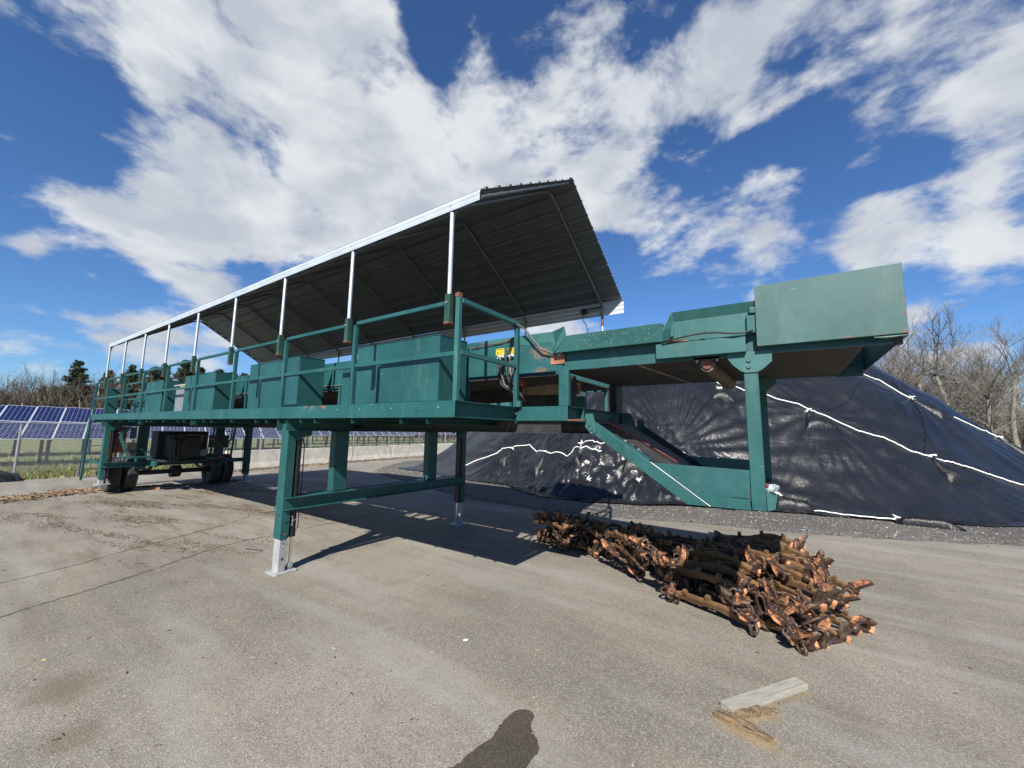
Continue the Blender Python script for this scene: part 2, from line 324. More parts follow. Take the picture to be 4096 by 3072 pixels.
# ================================================================== ground
def speck(name, base, var, light, dark, sscale=118, bumps=.5):
    m, t, b = mat(name); tcn = t.new('ShaderNodeTexCoord'); v = tcn.outputs['Object']
    big = t.noise(v, .33, 5, .55); mid = t.noise(v, 2.4, 6, .62)
    dirx = t.noise(t.map(v, (.35, 2.2, 1), (0, 0, -.25)), 1.0, 6, .6)
    cc = t.mix(t.mr(big, .40, .60), tuple(x * (1 - var) for x in base), tuple(x * (1 + var) for x in base))
    cc = t.mix(t.math('MULTIPLY', t.mr(mid, .45, .70), .42), cc, tuple(x * .60 for x in base))
    cc = t.mix(t.math('MULTIPLY', t.mr(dirx, .50, .68), .45), cc, tuple(x * y for x, y in zip(base, (1.32, 1.20, 1.0))))
    vn = t.new('ShaderNodeTexVoronoi'); t.link(v, vn.inputs['Vector']); vn.inputs['Scale'].default_value = sscale
    sepc = t.new('ShaderNodeSeparateColor'); t.link(vn.outputs['Color'], sepc.inputs[0])
    cc = t.mix(t.math('MULTIPLY', t.mr(sepc.outputs[0], .62, .95), .54), cc, light)
    cc = t.mix(t.math('MULTIPLY', t.mr(sepc.outputs[1], .66, .95), .60), cc, dark)
    t.link(cc, b.inputs['Base Color']); b.inputs['Roughness'].default_value = .88
    b.inputs['Specular IOR Level'].default_value = .3
    h = t.math('ADD', t.math('MULTIPLY', vn.outputs['Distance'], -1.0), t.math('MULTIPLY', mid, .8))
    t.link(t.bump(h, bumps, .006), b.inputs['Normal'])
    return m, t, b, v, cc
M_asph, tA, bA, vA, cA = speck('worn_asphalt', (.188, .168, .139), .20, (.37, .345, .29), (.075, .068, .058))
# brown organic staining near the wheels, and a couple of soft stains in the foreground
st1 = tA.noise(tA.map(vA, (.45, 2.4, 1), (0, 0, -.22)), 1.5, 7, .68)
g1 = tA.mr(tA.vmath('DISTANCE', tA.vmath('MULTIPLY', vA, (.5, 1, 1)), (-4.6, .6, 0)), 1.2, 4.0, 1, 0, True)
cA2 = tA.mix(tA.math('MULTIPLY', tA.math('MULTIPLY', tA.mr(st1, .50, .66), g1), .80), cA, (.095, .064, .040))
for (sx, sy, sr, sk) in ((-2.10, -2.04, .42, .62), (-1.29, -2.13, .28, .5), (3.0, 1.1, .35, .28), (3.4, .6, .30, .25), (4.0, 3.6, .3, .25)):
    dd = tA.vmath('DISTANCE', vA, (sx, sy, 0))
    mk = tA.math('ADD', tA.mr(dd, 0, sr, 1, 0), tA.math('MULTIPLY', tA.math('SUBTRACT', tA.noise(vA, 3.0, 5, .65), .5), 1.3))
    cA2 = tA.mix(tA.math('MULTIPLY', tA.mr(mk, .30, .75), sk), cA2, (.11, .083, .056))
lanes = tA.noise(tA.map(vA, (.22, 1.6, 1), (0, 0, .38)), 1.0, 4, .5)
cA2 = tA.mix(tA.math('MULTIPLY', tA.mr(lanes, .50, .62), .30), cA2, (.30, .29, .27))
lane2 = tA.noise(tA.map(vA, (.16, 2.6, 1), (0, 0, .62), (3, 1, 0)), 1.0, 5, .6)
cA2 = tA.mix(tA.math('MULTIPLY', tA.mr(lane2, .55, .70), .30), cA2, (.125, .105, .082))
blot = tA.noise(vA, .9, 6, .66)
cA2 = tA.mix(tA.math('MULTIPLY', tA.mr(blot, .57, .72), .28), cA2, (.12, .10, .078))
tA.link(cA2, bA.inputs['Base Color'])
M_grav, tG, bG, vG, cG = speck('dark_millings', (.080, .075, .070), .2, (.30, .28, .25), (.02, .02, .02), 60, 1.0)
M_grass_g, t_, b_ = mat('dry_grass_soil'); tcn = t_.new('ShaderNodeTexCoord'); v = tcn.outputs['Object']
n_ = t_.noise(v, 1.2, 7, .7); cc = t_.mix(t_.mr(n_, .35, .65), (.075, .085, .032), (.19, .165, .08))
cc = t_.mix(t_.mr(t_.noise(v, .25, 4, .6), .45, .62), cc, (.085, .125, .035)); t_.link(cc, b_.inputs['Base Color']); b_.inputs['Roughness'].default_value = .95
t_.link(t_.bump(t_.noise(v, 9, 6, .7), 1.0, .08), b_.inputs['Normal'])
def grid_sheet(name, x0, x1, y0, y1, z, n, m, amp=0.0, kind='structure'):
    mb = MB(); nx = ny = n
    X, Y = np.meshgrid(np.linspace(x0, x1, nx + 1), np.linspace(y0, y1, ny + 1), indexing='ij')
    Z = z + amp * (fbm(X * .35 + 50, Y * .35 + 50, 4, 2) - .45)
    vs = np.stack([X, Y, Z], -1).reshape(-1, 3).tolist(); fs = []
    for i in range(nx):
        for j in range(ny):
            a = i * (ny + 1) + j; fs.append((a, a + ny + 1, a + ny + 2, a + 1))
    mb.add(vs, fs); o = mb.build(name, m, smooth=True); o['kind'] = kind; return o
fld = MB(); Rg = 1500
fld.add([(-Rg, -Rg, -.02), (Rg, -Rg, -.02), (Rg, Rg, -.02), (-Rg, Rg, -.02)], [(0, 1, 2, 3)])
structure(fld.build('ground', M_grass_g))
# paved yard with an irregular west edge
yard = MB(); edge = []
for i in range(61):
    y = -40 + i * 2.0
    edge.append((-20.25 + .25 * math.sin(i * 1.7) + (.04 * (y - 3) if y > 3 else 0) * -1, y, 0))
ring = edge + [(60, 80, 0), (60, -40, 0)]
yard.add(ring, [tuple(range(len(ring)))[::-1]])
structure(yard.build('paved_yard', M_asph))
# gravel shelf of millings round the heap
def poly_sheet(name, pts, z, m, jit=0.0, sub=6, lift=0.0, inner=None):
    P = []
    n = len(pts)
    for i in range(n):
        a, b = Vector(pts[i]).to_2d() if len(pts[i]) > 2 else Vector(pts[i]), Vector(pts[(i + 1) % n])
        for k in range(sub):
            p = a.lerp(b, k / sub); P.append((p.x + random.uniform(-jit, jit), p.y + random.uniform(-jit, jit)))
    cx = sum(p[0] for p in P) / len(P); cy = sum(p[1] for p in P) / len(P)
    mb = MB(); N = len(P)
    if lift:
        vs = [(x, y, z) for x, y in P] + [(x + (cx - x) * inner, y + (cy - y) * inner, z + lift) for x, y in P]
        fs = [(i, (i + 1) % N, N + (i + 1) % N, N + i) for i in range(N)] + [tuple(range(N, 2 * N))]
        mb.add(vs, fs)
    else: mb.add([(x, y, z) for x, y in P], [tuple(range(N))])
    return mb.build(name, m)
GRAVEL = [(-17.5, 14.5), (-15.4, 11.2), (-13.6, 9.3), (-11.2, 8.4), (-9.0, 7.87), (-7.2, 7.1), (-5.6, 6.65), (-3.86, 6.5), (-2.56, 6.4), (-.9, 6.8), (.8, 7.4), (2.57, 7.74), (4.12, 8.25), (6.37, 9.4), (9.5, 11.3), (14, 14.5), (16, 22), (10, 30), (-8, 30), (-17, 24)]
structure(poly_sheet('gravel_bed', GRAVEL, .004, M_grav, .06, 10, .05, .03))
# cracks in the asphalt (open joints filled with dirt)
M_crack = simple('crack_dirt', (.085, .070, .055), .95, var=.3)
def crack(pts, wd, seed):
    rnd = random.Random(seed); mb = MB(); P = []
    for i in range(len(pts) - 1):
        a, b = Vector(pts[i]), Vector(pts[i + 1]); n = max(3, int((b - a).length / .06))
        for k in range(n): P.append(a.lerp(b, k / n) + Vector((rnd.uniform(-.02, .02), rnd.uniform(-.02, .02))))
    vs = []; fs = []
    for i, p in enumerate(P):
        t = (P[min(i + 1, len(P) - 1)] - P[max(i - 1, 0)]).normalized(); nn = Vector((-t.y, t.x)); h = wd * rnd.uniform(.15, 1.0) / 2
        vs += [(p.x + nn.x * h, p.y + nn.y * h, .0045), (p.x - nn.x * h, p.y - nn.y * h, .0045)]
    for i in range(len(P) - 1): fs.append((2 * i, 2 * i + 2, 2 * i + 3, 2 * i + 1))
    mb.add(vs, fs); return structure(mb.build('asphalt_crack', M_crack))
crack([(-4.0, -3.0), (-4.27, -2.24), (-4.45, -1.9), (-4.59, -1.5), (-4.8, -1.0), (-5.16, -.4), (-5.43, .19), (-5.5, .6), (-5.45, 1.2), (-5.6, 2.0), (-5.5, 3.0), (-5.7, 4.2)], .045, 1)
crack([(-5.4, -3.0), (-5.74, -2.15), (-6.0, -1.4), (-6.33, -.85), (-6.7, 0), (-7.0, .6), (-7.5, 1.5), (-7.9, 2.4)], .028, 2)
crack([(-6.4, -.6), (-6.9, .3), (-7.1, 1.1), (-7.3, 1.9)], .02, 3)
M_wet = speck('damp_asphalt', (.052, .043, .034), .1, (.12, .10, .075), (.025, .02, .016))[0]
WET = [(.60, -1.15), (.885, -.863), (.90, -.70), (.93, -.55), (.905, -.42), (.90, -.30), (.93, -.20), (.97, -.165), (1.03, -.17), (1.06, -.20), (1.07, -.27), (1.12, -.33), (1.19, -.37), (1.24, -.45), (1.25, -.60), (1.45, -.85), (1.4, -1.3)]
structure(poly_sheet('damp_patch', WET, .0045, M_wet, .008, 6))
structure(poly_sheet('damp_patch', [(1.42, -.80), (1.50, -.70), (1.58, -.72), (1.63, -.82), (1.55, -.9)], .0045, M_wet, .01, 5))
# small stones on and round the gravel bed
def scatter_chips(name, pts, size, mats, label, cat, flat=.35, seed=1, long=1.6):
    rnd = random.Random(seed); mb = MB()
    for (x, y, z) in pts:
        s = rnd.uniform(*size); a = rnd.uniform(0, 6.28); c, sn = math.cos(a), math.sin(a); L = s * rnd.uniform(1, long); hh = s * flat * rnd.uniform(.5, 1.5)
        tl = rnd.uniform(-.5, .5) * hh
        q = [(-L, -s * .5), (L * .8, -s * rnd.uniform(.3, .7)), (L, s * .4), (-L * .7, s * .5)]
        vs = [(x + p[0] * c - p[1] * sn, y + p[0] * sn + p[1] * c, z) for p in q]
        vs += [(x + (p[0] * c - p[1] * sn) * .7, y + (p[0] * sn + p[1] * c) * .7, z + hh + (tl if i < 2 else -tl)) for i, p in enumerate(q)]
        mb.add(vs, [(4, 5, 6, 7), (0, 1, 5, 4), (1, 2, 6, 5), (2, 3, 7, 6), (3, 0, 4, 7)], rnd.randrange(len(mats)))
    o = mb.build(name, mats); o['kind'] = 'stuff'; tag(o, label, cat); return o
M_st1 = simple('pale_stone', (.30, .28, .25), .9); M_st2 = simple('dark_stone', (.07, .068, .066), .8); M_st3 = simple('brown_stone', (.17, .13, .09), .9)
def in_poly(x, y, P):
    c = False; j = len(P) - 1
    for i in range(len(P)):
        if (P[i][1] > y) != (P[j][1] > y) and x < (P[j][0] - P[i][0]) * (y - P[i][1]) / (P[j][1] - P[i][1]) + P[i][0]: c = not c
        j = i
    return c
rnd = random.Random(5); pts = []
while len(pts) < 15000:
    x = rnd.uniform(-15.5, 10); y = rnd.uniform(6.1, 13)
    if in_poly(x, y, GRAVEL): pts.append((x, y, .05))
    elif rnd.random() < .03 and in_poly(x, y + .5, GRAVEL): pts.append((x, y, .002))
scatter_chips('gravel_stones', pts, (.008, .022), [M_st1, M_st2, M_st2, M_st3], 'loose dark gravel around the foot of the black covered heap', 'gravel', .6, 2, 1.3)
# leaf and bark litter on the asphalt
M_l1 = simple('dark_bark_chip', (.055, .034, .022), .9); M_l2 = simple('tan_bark_chip', (.26, .18, .10), .85); M_l3 = simple('brown_leaf', (.095, .060, .038), .8)
pts = []
while len(pts) < 9000:
    x = rnd.uniform(-15, -4.5); y = rnd.uniform(-3.2, 4.6)
    den = fbm(np.array(x * .35 + y * .12), np.array(y * 2.1 - x * .5), 4, 8)
    near = max(0, 1 - math.hypot((x + 9.5) / 6, (y - .8) / 3.6))
    if rnd.random() < (max(0, den - .52) * 6) * near: pts.append((x, y, .002))
scatter_chips('bark_litter', pts, (.005, .017), [M_l1, M_l1, M_l3, M_l1, M_l2], 'brown bark and leaf litter strewn on the asphalt before the wheels', 'litter', .15, 3, 2.5)
pts = []
for i in range(5200):
    t = rnd.random(); x = -14.7 + .4 * math.sin(t * 9) - t * .2 + rnd.gauss(0, .30 if t < .5 else .16); y = -3.4 + t * 7.6
    if y > .2 and rnd.random() < .45: continue
    pts.append((x, y, rnd.uniform(.002, .05 if y < 0 else .02)))
scatter_chips('wood_chips', pts, (.015, .045), [M_l2, M_l2, M_l3, M_l1], 'band of pale wood chips lying across the yard by the left wheels', 'wood chips', .3, 4, 2.2)
pts = []
for i in range(3500):
    y = rnd.uniform(4.8, 27); x = -18.75 - (y - 6.7) * .155 + abs(rnd.gauss(0, .28)) * 1.0
    pts.append((x, y, rnd.uniform(.0, .12) * max(0, fbm(np.array(y * .9), np.array(1.0), 3, 4) - .25)))
scatter_chips('leaf_litter', pts, (.02, .06), [M_l3, M_l1, M_l3, M_l2], 'drift of rusty brown leaves along the foot of the concrete barriers', 'leaves', .3, 5, 1.8)
pts = [(rnd.uniform(-6, 5), rnd.uniform(-2.2, 5.5), .002) for i in range(330)] + [(rnd.uniform(-3.5, 2.8), rnd.uniform(-2.4, 0), .002) for i in range(70)]
scatter_chips('yard_crumbs', pts, (.003, .012), [M_l1, M_l3, M_st1, M_l2, M_l1], 'scattered crumbs of bark and small stones on the open asphalt', 'debris', .35, 6, 2.4)
# grass verge by the fence
M_g1 = simple('green_grass_blade', (.075, .13, .028), .8, var=.4, scale=3); M_g2 = simple('straw_grass_blade', (.24, .20, .095), .85, var=.3, scale=3)
mb = MB()
for i in range(52000):
    if i < 34000: x = rnd.uniform(-26.5, -20.2); y = rnd.uniform(-4.5, 8)
    else: x = -19.8 - abs(rnd.gauss(0, 10)); y = rnd.uniform(-5, 45)
    if x > -20.6 and y > 4: continue
    if rnd.random() > .35 + fbm(np.array(x * .8), np.array(y * .8), 3, 12): continue
    h = rnd.uniform(.04, .17) * (1.0 if i < 34000 else 1.3); a = rnd.uniform(0, 6.28); ww = .012 if i < 34000 else .03; l = h * .6
    dx, dy = math.cos(a) * ww, math.sin(a) * ww
    mb.add([(x - dx, y - dy, -.02), (x + dx, y + dy, -.02), (x + rnd.uniform(-l, l), y + rnd.uniform(-l, l), h)], [(0, 1, 2)], 0 if rnd.random() < .5 else 1)
o = mb.build('grass', [M_g1, M_g2]); o['kind'] = 'stuff'; tag(o, 'short patchy green and straw grass beyond the asphalt edge', 'grass')
# ================================================================== the green platform machine
root = thing('sorting_conveyor_platform', 'long green steel conveyor platform on tall legs with bins and a metal canopy', 'machine', (-7, 2, 0))
ZB, ZT = 2.172, 2.338
L0 = -15.24
def P(name, mb, m=None, parent=root, **kw): return mb.build(name, m or M_green, parent, **kw)
# --- deck perimeter
b = MB(); b.chan((L0, 0, (ZB + ZT) / 2), (0, 0, (ZB + ZT) / 2), ZT - ZB, .055, (0, 1, 0)); P('deck_beam', b, M_beam, bevel=.003)
b = MB(); b.chan((L0, 4.10, (ZB + ZT) / 2), (0, 4.10, (ZB + ZT) / 2), ZT - ZB, .055, (0, -1, 0)); P('deck_beam', b, M_beam)
b = MB()
b.bar((-.062, .012, 2.255), (-.062, 1.15, 2.255), .008, ZT - ZB)
b.bar((-.028, .009, ZT - .004), (-.028, 1.12, ZT - .004), .056, .008); b.bar((-.028, .009, ZB + .004), (-.028, 1.12, ZB + .004), .056, .008)
b.box(-.058, -.004, .004, .0085, ZB + .001, ZT - .001)
P('end_channel', b, M_green, bevel=.002)
b = MB(); b.prism([(-.03, 1.112, ZB), (.668, 1.112, ZB), (.668, 1.112, ZT), (.03, 1.112, ZT)], (0, .008, 0)); b.box(-.02, .666, 1.12, 1.17, ZT - .009, ZT - .001); b.box(-.02, .666, 1.12, 1.17, ZB + .001, ZB + .009)
P('side_channel', b, M_beam, bevel=.003)
b = MB(); b.bar((.60, 1.122, 2.255), (.60, 3.03, 2.255), .008, ZT - ZB)
b.bar((.634, 1.122, ZT - .004), (.634, 3.03, ZT - .004), .064, .008); b.bar((.634, 1.122, ZB + .004), (.634, 3.03, ZB + .004), .064, .008)
for y in (1.56, 3.0): b.box(.604, .664, y, y + .008, ZB + .009, ZT - .009)
b.box(.604, .662, 1.122, 1.128, ZB + .009, ZT - .009)
P('nose_channel', b, M_green, bevel=.002)
b = MB(); b.prism([(0, 3.04, ZB), (.668, 3.04, ZB), (.668, 3.04, ZT), (0, 3.04, ZT)], (0, -.008, 0)); P('side_channel', b)
b = MB(); b.chan((-.0, 3.05, 2.255), (-.0, 4.09, 2.255), ZT - ZB, .05, (-1, 0, 0)); P('end_channel', b)
b = MB(); b.chan((L0, .01, 2.255), (L0, 4.09, 2.255), ZT - ZB, .05, (1, 0, 0)); P('end_channel', b)
# --- deck plates (laid crosswise)
M_deck = simple('deck_plate', (.05, .085, .075), .6, .2, var=.35, scale=5)
x = L0 + .02
while x < -.1:
    x2 = min(x + 1.22, -.07)
    b = MB(); b.box(x, x2 - .004, .06, 1.155, ZT - .012, ZT - .003); P('deck_plate', b, M_deck); b = MB(); b.box(x, x2 - .004, 2.97, 4.04, ZT - .012, ZT - .003); P('deck_plate', b, M_deck); x = x2
b = MB(); b.box(-14.9, -14.0, 1.18, 2.95, ZT - .012, ZT - .003); P('deck_plate', b, M_deck)
b = MB(); b.box(.30, .59, 1.18, 2.98, ZT - .012, ZT - .003); P('deck_plate', b, M_deck)
# --- joists under the deck
for x in (-14.9, -14.4, -13.27, -12.94, -12.07, -11.19, -10.86, -10.25, -9.79, -9.44, -8.62, -7.72, -7.36, -6.77, -6.35, -5.99, -5.14, -4.24, -3.89, -2.90, -2.54, -1.71, -.82, -.41):
    b = MB(); b.chan((x, .02, ZB - .031), (x, 4.06, ZB - .031), .058, .045, (1, 0, 0), .005); P('joist', b)
for x, zb in ((-13.82, 2.0), (-13.98, 2.0), (-10.41, 2.055), (-6.94, 2.06)):
    b = MB(); b.chan((x, .02, (ZB + zb) / 2 - .001), (x, 4.06, (ZB + zb) / 2 - .001), ZB - zb - .002, .06, (1, 0, 0), .007); P('crossmember', b)
b = MB(); b.chan((-3.30, .045, 2.084), (-3.30, 4.06, 2.084), .172, .075, (1, 0, 0), .008); P('crossmember', b, bevel=.002)
b = MB(); b.chan((-3.515, .02, 2.084), (-3.515, 4.06, 2.084), .172, .055, (-1, 0, 0), .008); P('crossmember', b)
for y in (1.16, 2.90):
    b = MB(); b.box(-14.9, .56, y, y + .012, 2.04, ZB - .002); b.box(-14.9, .56, y - .05, y + .06, 2.03, 2.04); P('main_rail', b, M_dark)
# --- legs
def leg(x0, x1, y0, y1, zfoot, ztube, inner_side):
    b = MB(); b.box(x0, x1, y0, y1, ztube, ZB - .005 if y0 > 1 else ZB - .004); lg = P('leg', b, M_beam, bevel=.008)
    b = MB(); b.box(x0 + .012, x1 - .012, y0 + .012, y1 - .012, zfoot + .02, ztube + .25)
    s = inner_side
    yc = y1 if s > 0 else y0
    ft = b.build('inner_leg', M_galvold, lg, bevel=.006)
    b = MB(); ya, yb = (y0 - .07, y1 + .14) if s > 0 else (y0 - .14, y1 + .07)
    c = .03; X0, X1 = x0 - .03, x1 + .07
    b.prism([(X0 + c, ya, zfoot), (X1 - c, ya, zfoot), (X1, ya + c, zfoot), (X1, yb - c, zfoot), (X1 - c, yb, zfoot), (X0 + c, yb, zfoot), (X0, yb - c, zfoot), (X0, ya + c, zfoot)], (0, 0, .02))
    b.build('foot_plate', M_galvold, lg, bevel=.003)
    # hydraulic cylinder beside the leg
    xc = (x0 + x1) / 2 + .045; yy = yc + s * .062
    b = MB(); b.tube([(xc, yy, ztube + .03), (xc, yy, 1.90)], .046, 20); b.tube([(xc, yy, ztube + .01), (xc, yy, ztube + .09)], .050, 20); b.build('cylinder', M_cyl, lg, smooth=False)
    b = MB(); b.tube([(xc, yy, zfoot + .05), (xc, yy, ztube + .02)], .016, 14); b.build('cylinder_rod', M_chrome, lg)
    b = MB(); b.box(xc - .012, xc + .012, yy - .03, yy + .05, zfoot + .02, zfoot + .10); b.tube([(xc + .03, yy, zfoot + .07), (xc - .03, yy, zfoot + .07)], .028, 14); b.build('clevis', M_galvold, lg)
    b = MB(); q = [(y0 + .01 if s > 0 else y1 - .01, 2.0), (yy + s * .16, 2.0), (yy + s * .16, 1.93), (yy + s * .03, 1.90), (yy - s * .01, 1.86), (y0 + .09 if s > 0 else y1 - .09, 1.86), (y0 + .01 if s > 0 else y1 - .01, 1.94)]
    b.prism([(x1 + .002, yy_, z) for yy_, z in q], (.010, 0, 0)); b.tube([(x1 + .01, yy + s * .12, 1.955), (x1 + .035, yy + s * .12, 1.955)], .020, 14); b.build('cylinder_bracket', M_green, lg)
    for z in (ztube + .06, ztube + .23): 
        b = MB(); b.tube([(x1 - .001, (y0 + y1) / 2 + .01, z), (x1 + .006, (y0 + y1) / 2 + .01, z)], .013, 12)
        if z < ztube + .1: b.tube([(x1 + .006, (y0 + y1) / 2 + .01, z), (x1 + .022, (y0 + y1) / 2 + .01, z)], .009, 8)
        b.build('pin', M_rust if z < ztube + .1 else M_dark, lg)
    b = MB(); b.tube([(x1 - .011, (y0 + y1) / 2, zfoot + .19), (x1 - .0105, (y0 + y1) / 2, zfoot + .19)], .017, 16); b.build('pin_hole', M_dark, lg)
    # hoses down the cylinder
    b = MB(); b.tube([(xc, yy + s * .03, 1.92), (xc + .01, yy + s * .085, 1.80), (xc + .01, yy + s * .09, 1.2), (xc + .01, yy + s * .07, ztube + .45)], .008, 8)
    b.tube([(xc, yy + s * .05, ztube + .10), (xc, yy + s * .085, ztube + .12), (xc, yy + s * .085, ztube + .40), (xc, yy + s * .05, ztube + .42)], .007, 8); b.build('hydraulic_hose', M_black, lg)
    return lg
lg = leg(-3.50, -3.31, .086, .212, 0.0, .465, 1)
# marking stencilled on the galvanised inner leg and a bolt lug
for txt, z, s_ in (('6', .385, .05), ('-', .345, .04), ('1', .315, .045)):
    cu = bpy.data.curves.new('stencil', 'FONT'); cu.body = txt; cu.size = s_; cu.align_x = 'CENTER'; cu.extrude = .0004
    tmp = bpy.data.objects.new('tmp', cu); col.objects.link(tmp); dg = bpy.context.evaluated_depsgraph_get(); me = bpy.data.meshes.new_from_object(tmp.evaluated_get(dg)); bpy.data.objects.remove(tmp)
    me.transform(Matrix.Translation((-3.3205, .150, z)) @ Matrix.Rotation(math.pi / 2, 4, 'Z') @ Matrix.Rotation(math.pi / 2, 4, 'X')); me.materials.clear(); me.materials.append(M_dark)
    obj('stencil_mark', me, lg)
b = MB(); b.bar((-3.45, .075, .93), (-3.38, .075, .80), .03, .022, (0, 1, 0)); b.tube([(-3.47, .05, .85), (-3.40, .07, .85)], .010, 8); b.build('latch_handle', M_mid, lg)
b = MB(); b.tube([(-3.26, .20, .66), (-3.22, .20, .66), (-3.22, .20, .78), (-3.26, .20, .78)], .004, 6); b.tube([(-3.24, .20, .72), (-3.24, .32, .74)], .006, 6); b.build('lock_bar', M_galv, lg)
leg(-3.50, -3.31, 3.905, 4.032, 0.0, .465, -1)
leg(-13.97, -13.78, .087, .213, .30, .45, 1)
leg(-13.97, -13.78, 3.905, 4.032, .02, .33, -1)
for (ya, yb) in ((.845, 1.09), (2.90, 3.145)):
    b = MB(); b.box(-3.47, -3.325, ya, yb, 1.045, 1.998); P('inner_column', b, bevel=.01)
    b = MB(); b.box(-13.95, -13.81, ya, yb, .66, 1.998); P('inner_column', b, bevel=.01)
b = MB(); b.chan((-3.308, .092, .956), (-3.308, 4.028, .956), .172, .07, (1, 0, 0), .008); P('leg_brace', b, M_beam, bevel=.002)
b = MB(); b.chan((-3.502, .092, .956), (-3.502, 4.028, .956), .172, .06, (-1, 0, 0), .008); b.box(-3.45, -3.32, .30, 3.8, 1.030, 1.040); P('leg_brace', b, M_green)
b = MB(); b.chan((-13.778, .092, .855), (-13.778, 4.028, .855), .14, .06, (1, 0, 0), .008); P('leg_brace', b)
b = MB(); b.bar((-15.9, .13, .90), (-13.98, .13, .88), .04, .07); P('ladder_brace', b)
# --- bolts along the deck beam face
for x in (-2.62, -1.98, -1.52, -.95, -.22, -4.1):
    b = MB(); b.tube([(x, 0, 2.275), (x, -.006, 2.275)], .008, 6); P('bolt', b, M_galv)
# --- wheels and axle
def wheel(x, y, r, wd, side):
    prof = [(r * .52, -.42), (r * .86, -.50), (r * .95, -.47), (r * .995, -.38)]
    gro = [-.36, -.24, -.22, -.12, -.10, -.01, .01, .10, .12, .22, .24, .36]
    for i, g in enumerate(gro): prof.append((r * (1.0 if (i % 4 in (0, 3)) or i in (0, 11) else .975), g))
    prof = [(r * .52, -.42), (r * .86, -.50), (r * .95, -.47), (r * .99, -.38)]
    for g in (-.22, -.07, .07, .22): prof += [(r, g - .022), (r * .972, g - .018), (r * .972, g + .018), (r, g + .022)]
    prof += [(r * .99, .38), (r * .95, .47), (r * .86, .50), (r * .52, .42)]
    N = 48; vs = []; fs = []
    for k in range(N):
        a = 2 * math.pi * k / N
        for (rr, yy) in prof: vs.append((x + rr * math.cos(a), y + yy * wd, r + .0 + rr * math.sin(a)))
    m_ = len(prof)
    for k in range(N):
        for i in range(m_ - 1): fs.append((k * m_ + i, ((k + 1) % N) * m_ + i, ((k + 1) % N) * m_ + i + 1, k * m_ + i + 1))
    b = MB(); b.add(vs, fs); w_ = P('wheel', b, M_tyre)
    b = MB(); b.tube([(x, y - wd * .30, r), (x, y + wd * .30, r)], r * .54, 28); b.tube([(x, y - wd * .42, r), (x, y + wd * .42, r)], r * .2, 16); b.build('rim', M_dark, w_)
M_tyre = simple('tyre_rubber', (.040, .039, .038), .8, var=.35, scale=7)
for y in (.47, .86, 3.06, 3.45): wheel(-14.45, y, .52, .285, 1)
b = MB(); b.tube([(-14.45, .4, .52), (-14.45, 3.5, .52)], .075, 14); b.tube([(-14.45, 1.9, .52), (-14.45, 2.15, .52)], .2, 16); P('axle', b, M_dark)
for y in (1.25, 2.75):
    b = MB(); b.tube([(-15.1, y, .75), (-14.8, y, .64), (-14.45, y, .60), (-14.1, y, .64), (-13.85, y, .74)], .045, 6); b.box(-15.2, -13.4, y - .04, y + .04, .76, .90); P('leaf_spring', b, M_dark)
# --- engine and tanks hung under the rear deck
eng = MB(); eng.box(-14.6, -13.95, 1.35, 2.7, .95, 1.85); eng.box(-13.95, -12.9, 1.5, 2.35, 1.05, 1.75); eng.box(-13.5, -12.85, 1.25, 2.9, .92, .98); engo = P('engine', eng, M_dark, bevel=.02)
b = MB(); b.tube([(-12.88, 1.9, 1.40), (-12.80, 1.9, 1.40)], .28, 24); b.tube([(-12.80, 1.9, 1.40), (-12.74, 1.9, 1.40)], .06, 12); b.build('fan_hub', M_dark, engo)
for k in range(3): 
    b = MB(); b.tube([(-12.8, 1.4 + k * .09, .98), (-12.8, 1.4 + k * .09, 1.6), (-13.1, 1.4 + k * .09, 1.75)], .025, 8); b.build('engine_pipe', M_dark, engo)
b = MB(); b.tube([(-12.86, 2.25, 1.2), (-12.82, 2.25, 1.2)], .11, 18); b.build('pulley', M_pipe, engo)
b = MB(); b.box(-12.85, -12.5, 2.35, 2.8, 1.35, 1.75); b.build('air_filter_box', M_dark, engo, bevel=.02)
b = MB(); b.box(-13.7, -13.3, 1.15, 2.95, .90, .96); b.box(-15.2, -13.0, 1.10, 1.16, .80, .96); b.box(-15.2, -13.0, 2.94, 3.0, .80, .96); P('engine_cradle', b)
# battery box, beams and louvred cooler beside the left wheels
b = MB(); b.box(-13.60, -13.40, .52, .74, 1.28, 1.52); P('battery_box', b, M_dark, bevel=.01)
b = MB(); b.prism([(-13.72, .36, 1.80), (-13.72, .60, 2.0), (-13.72, .60, 1.9), (-13.72, .42, 1.70)], (.08, 0, 0)); b.bar((-13.66, .40, 1.70), (-13.60, .62, 1.08), .06, .10, (1, 0, 0)); b.box(-13.72, -13.60, .62, .74, 1.62, 1.96); P('side_bracket', b, M_mid)
b = MB(); b.box(-13.7, -13.3, .45, 1.1, 1.06, 1.10); P('shelf', b, M_green)
for k in range(5):
    b = MB(); b.bar((-13.55, .60 + .0, 1.12 + k * .035), (-13.55, .98, 1.12 + k * .035), .05, .006, (0.5, 0, 1)); P('cooler_louvre', b, M_pipe)
b = MB(); b.box(-14.0, -13.95, .30, .60, 1.2, 1.98); b.box(-14.3, -14.25, .25, .45, 1.1, 1.9); P('splash_guard', b, M_orangerust)
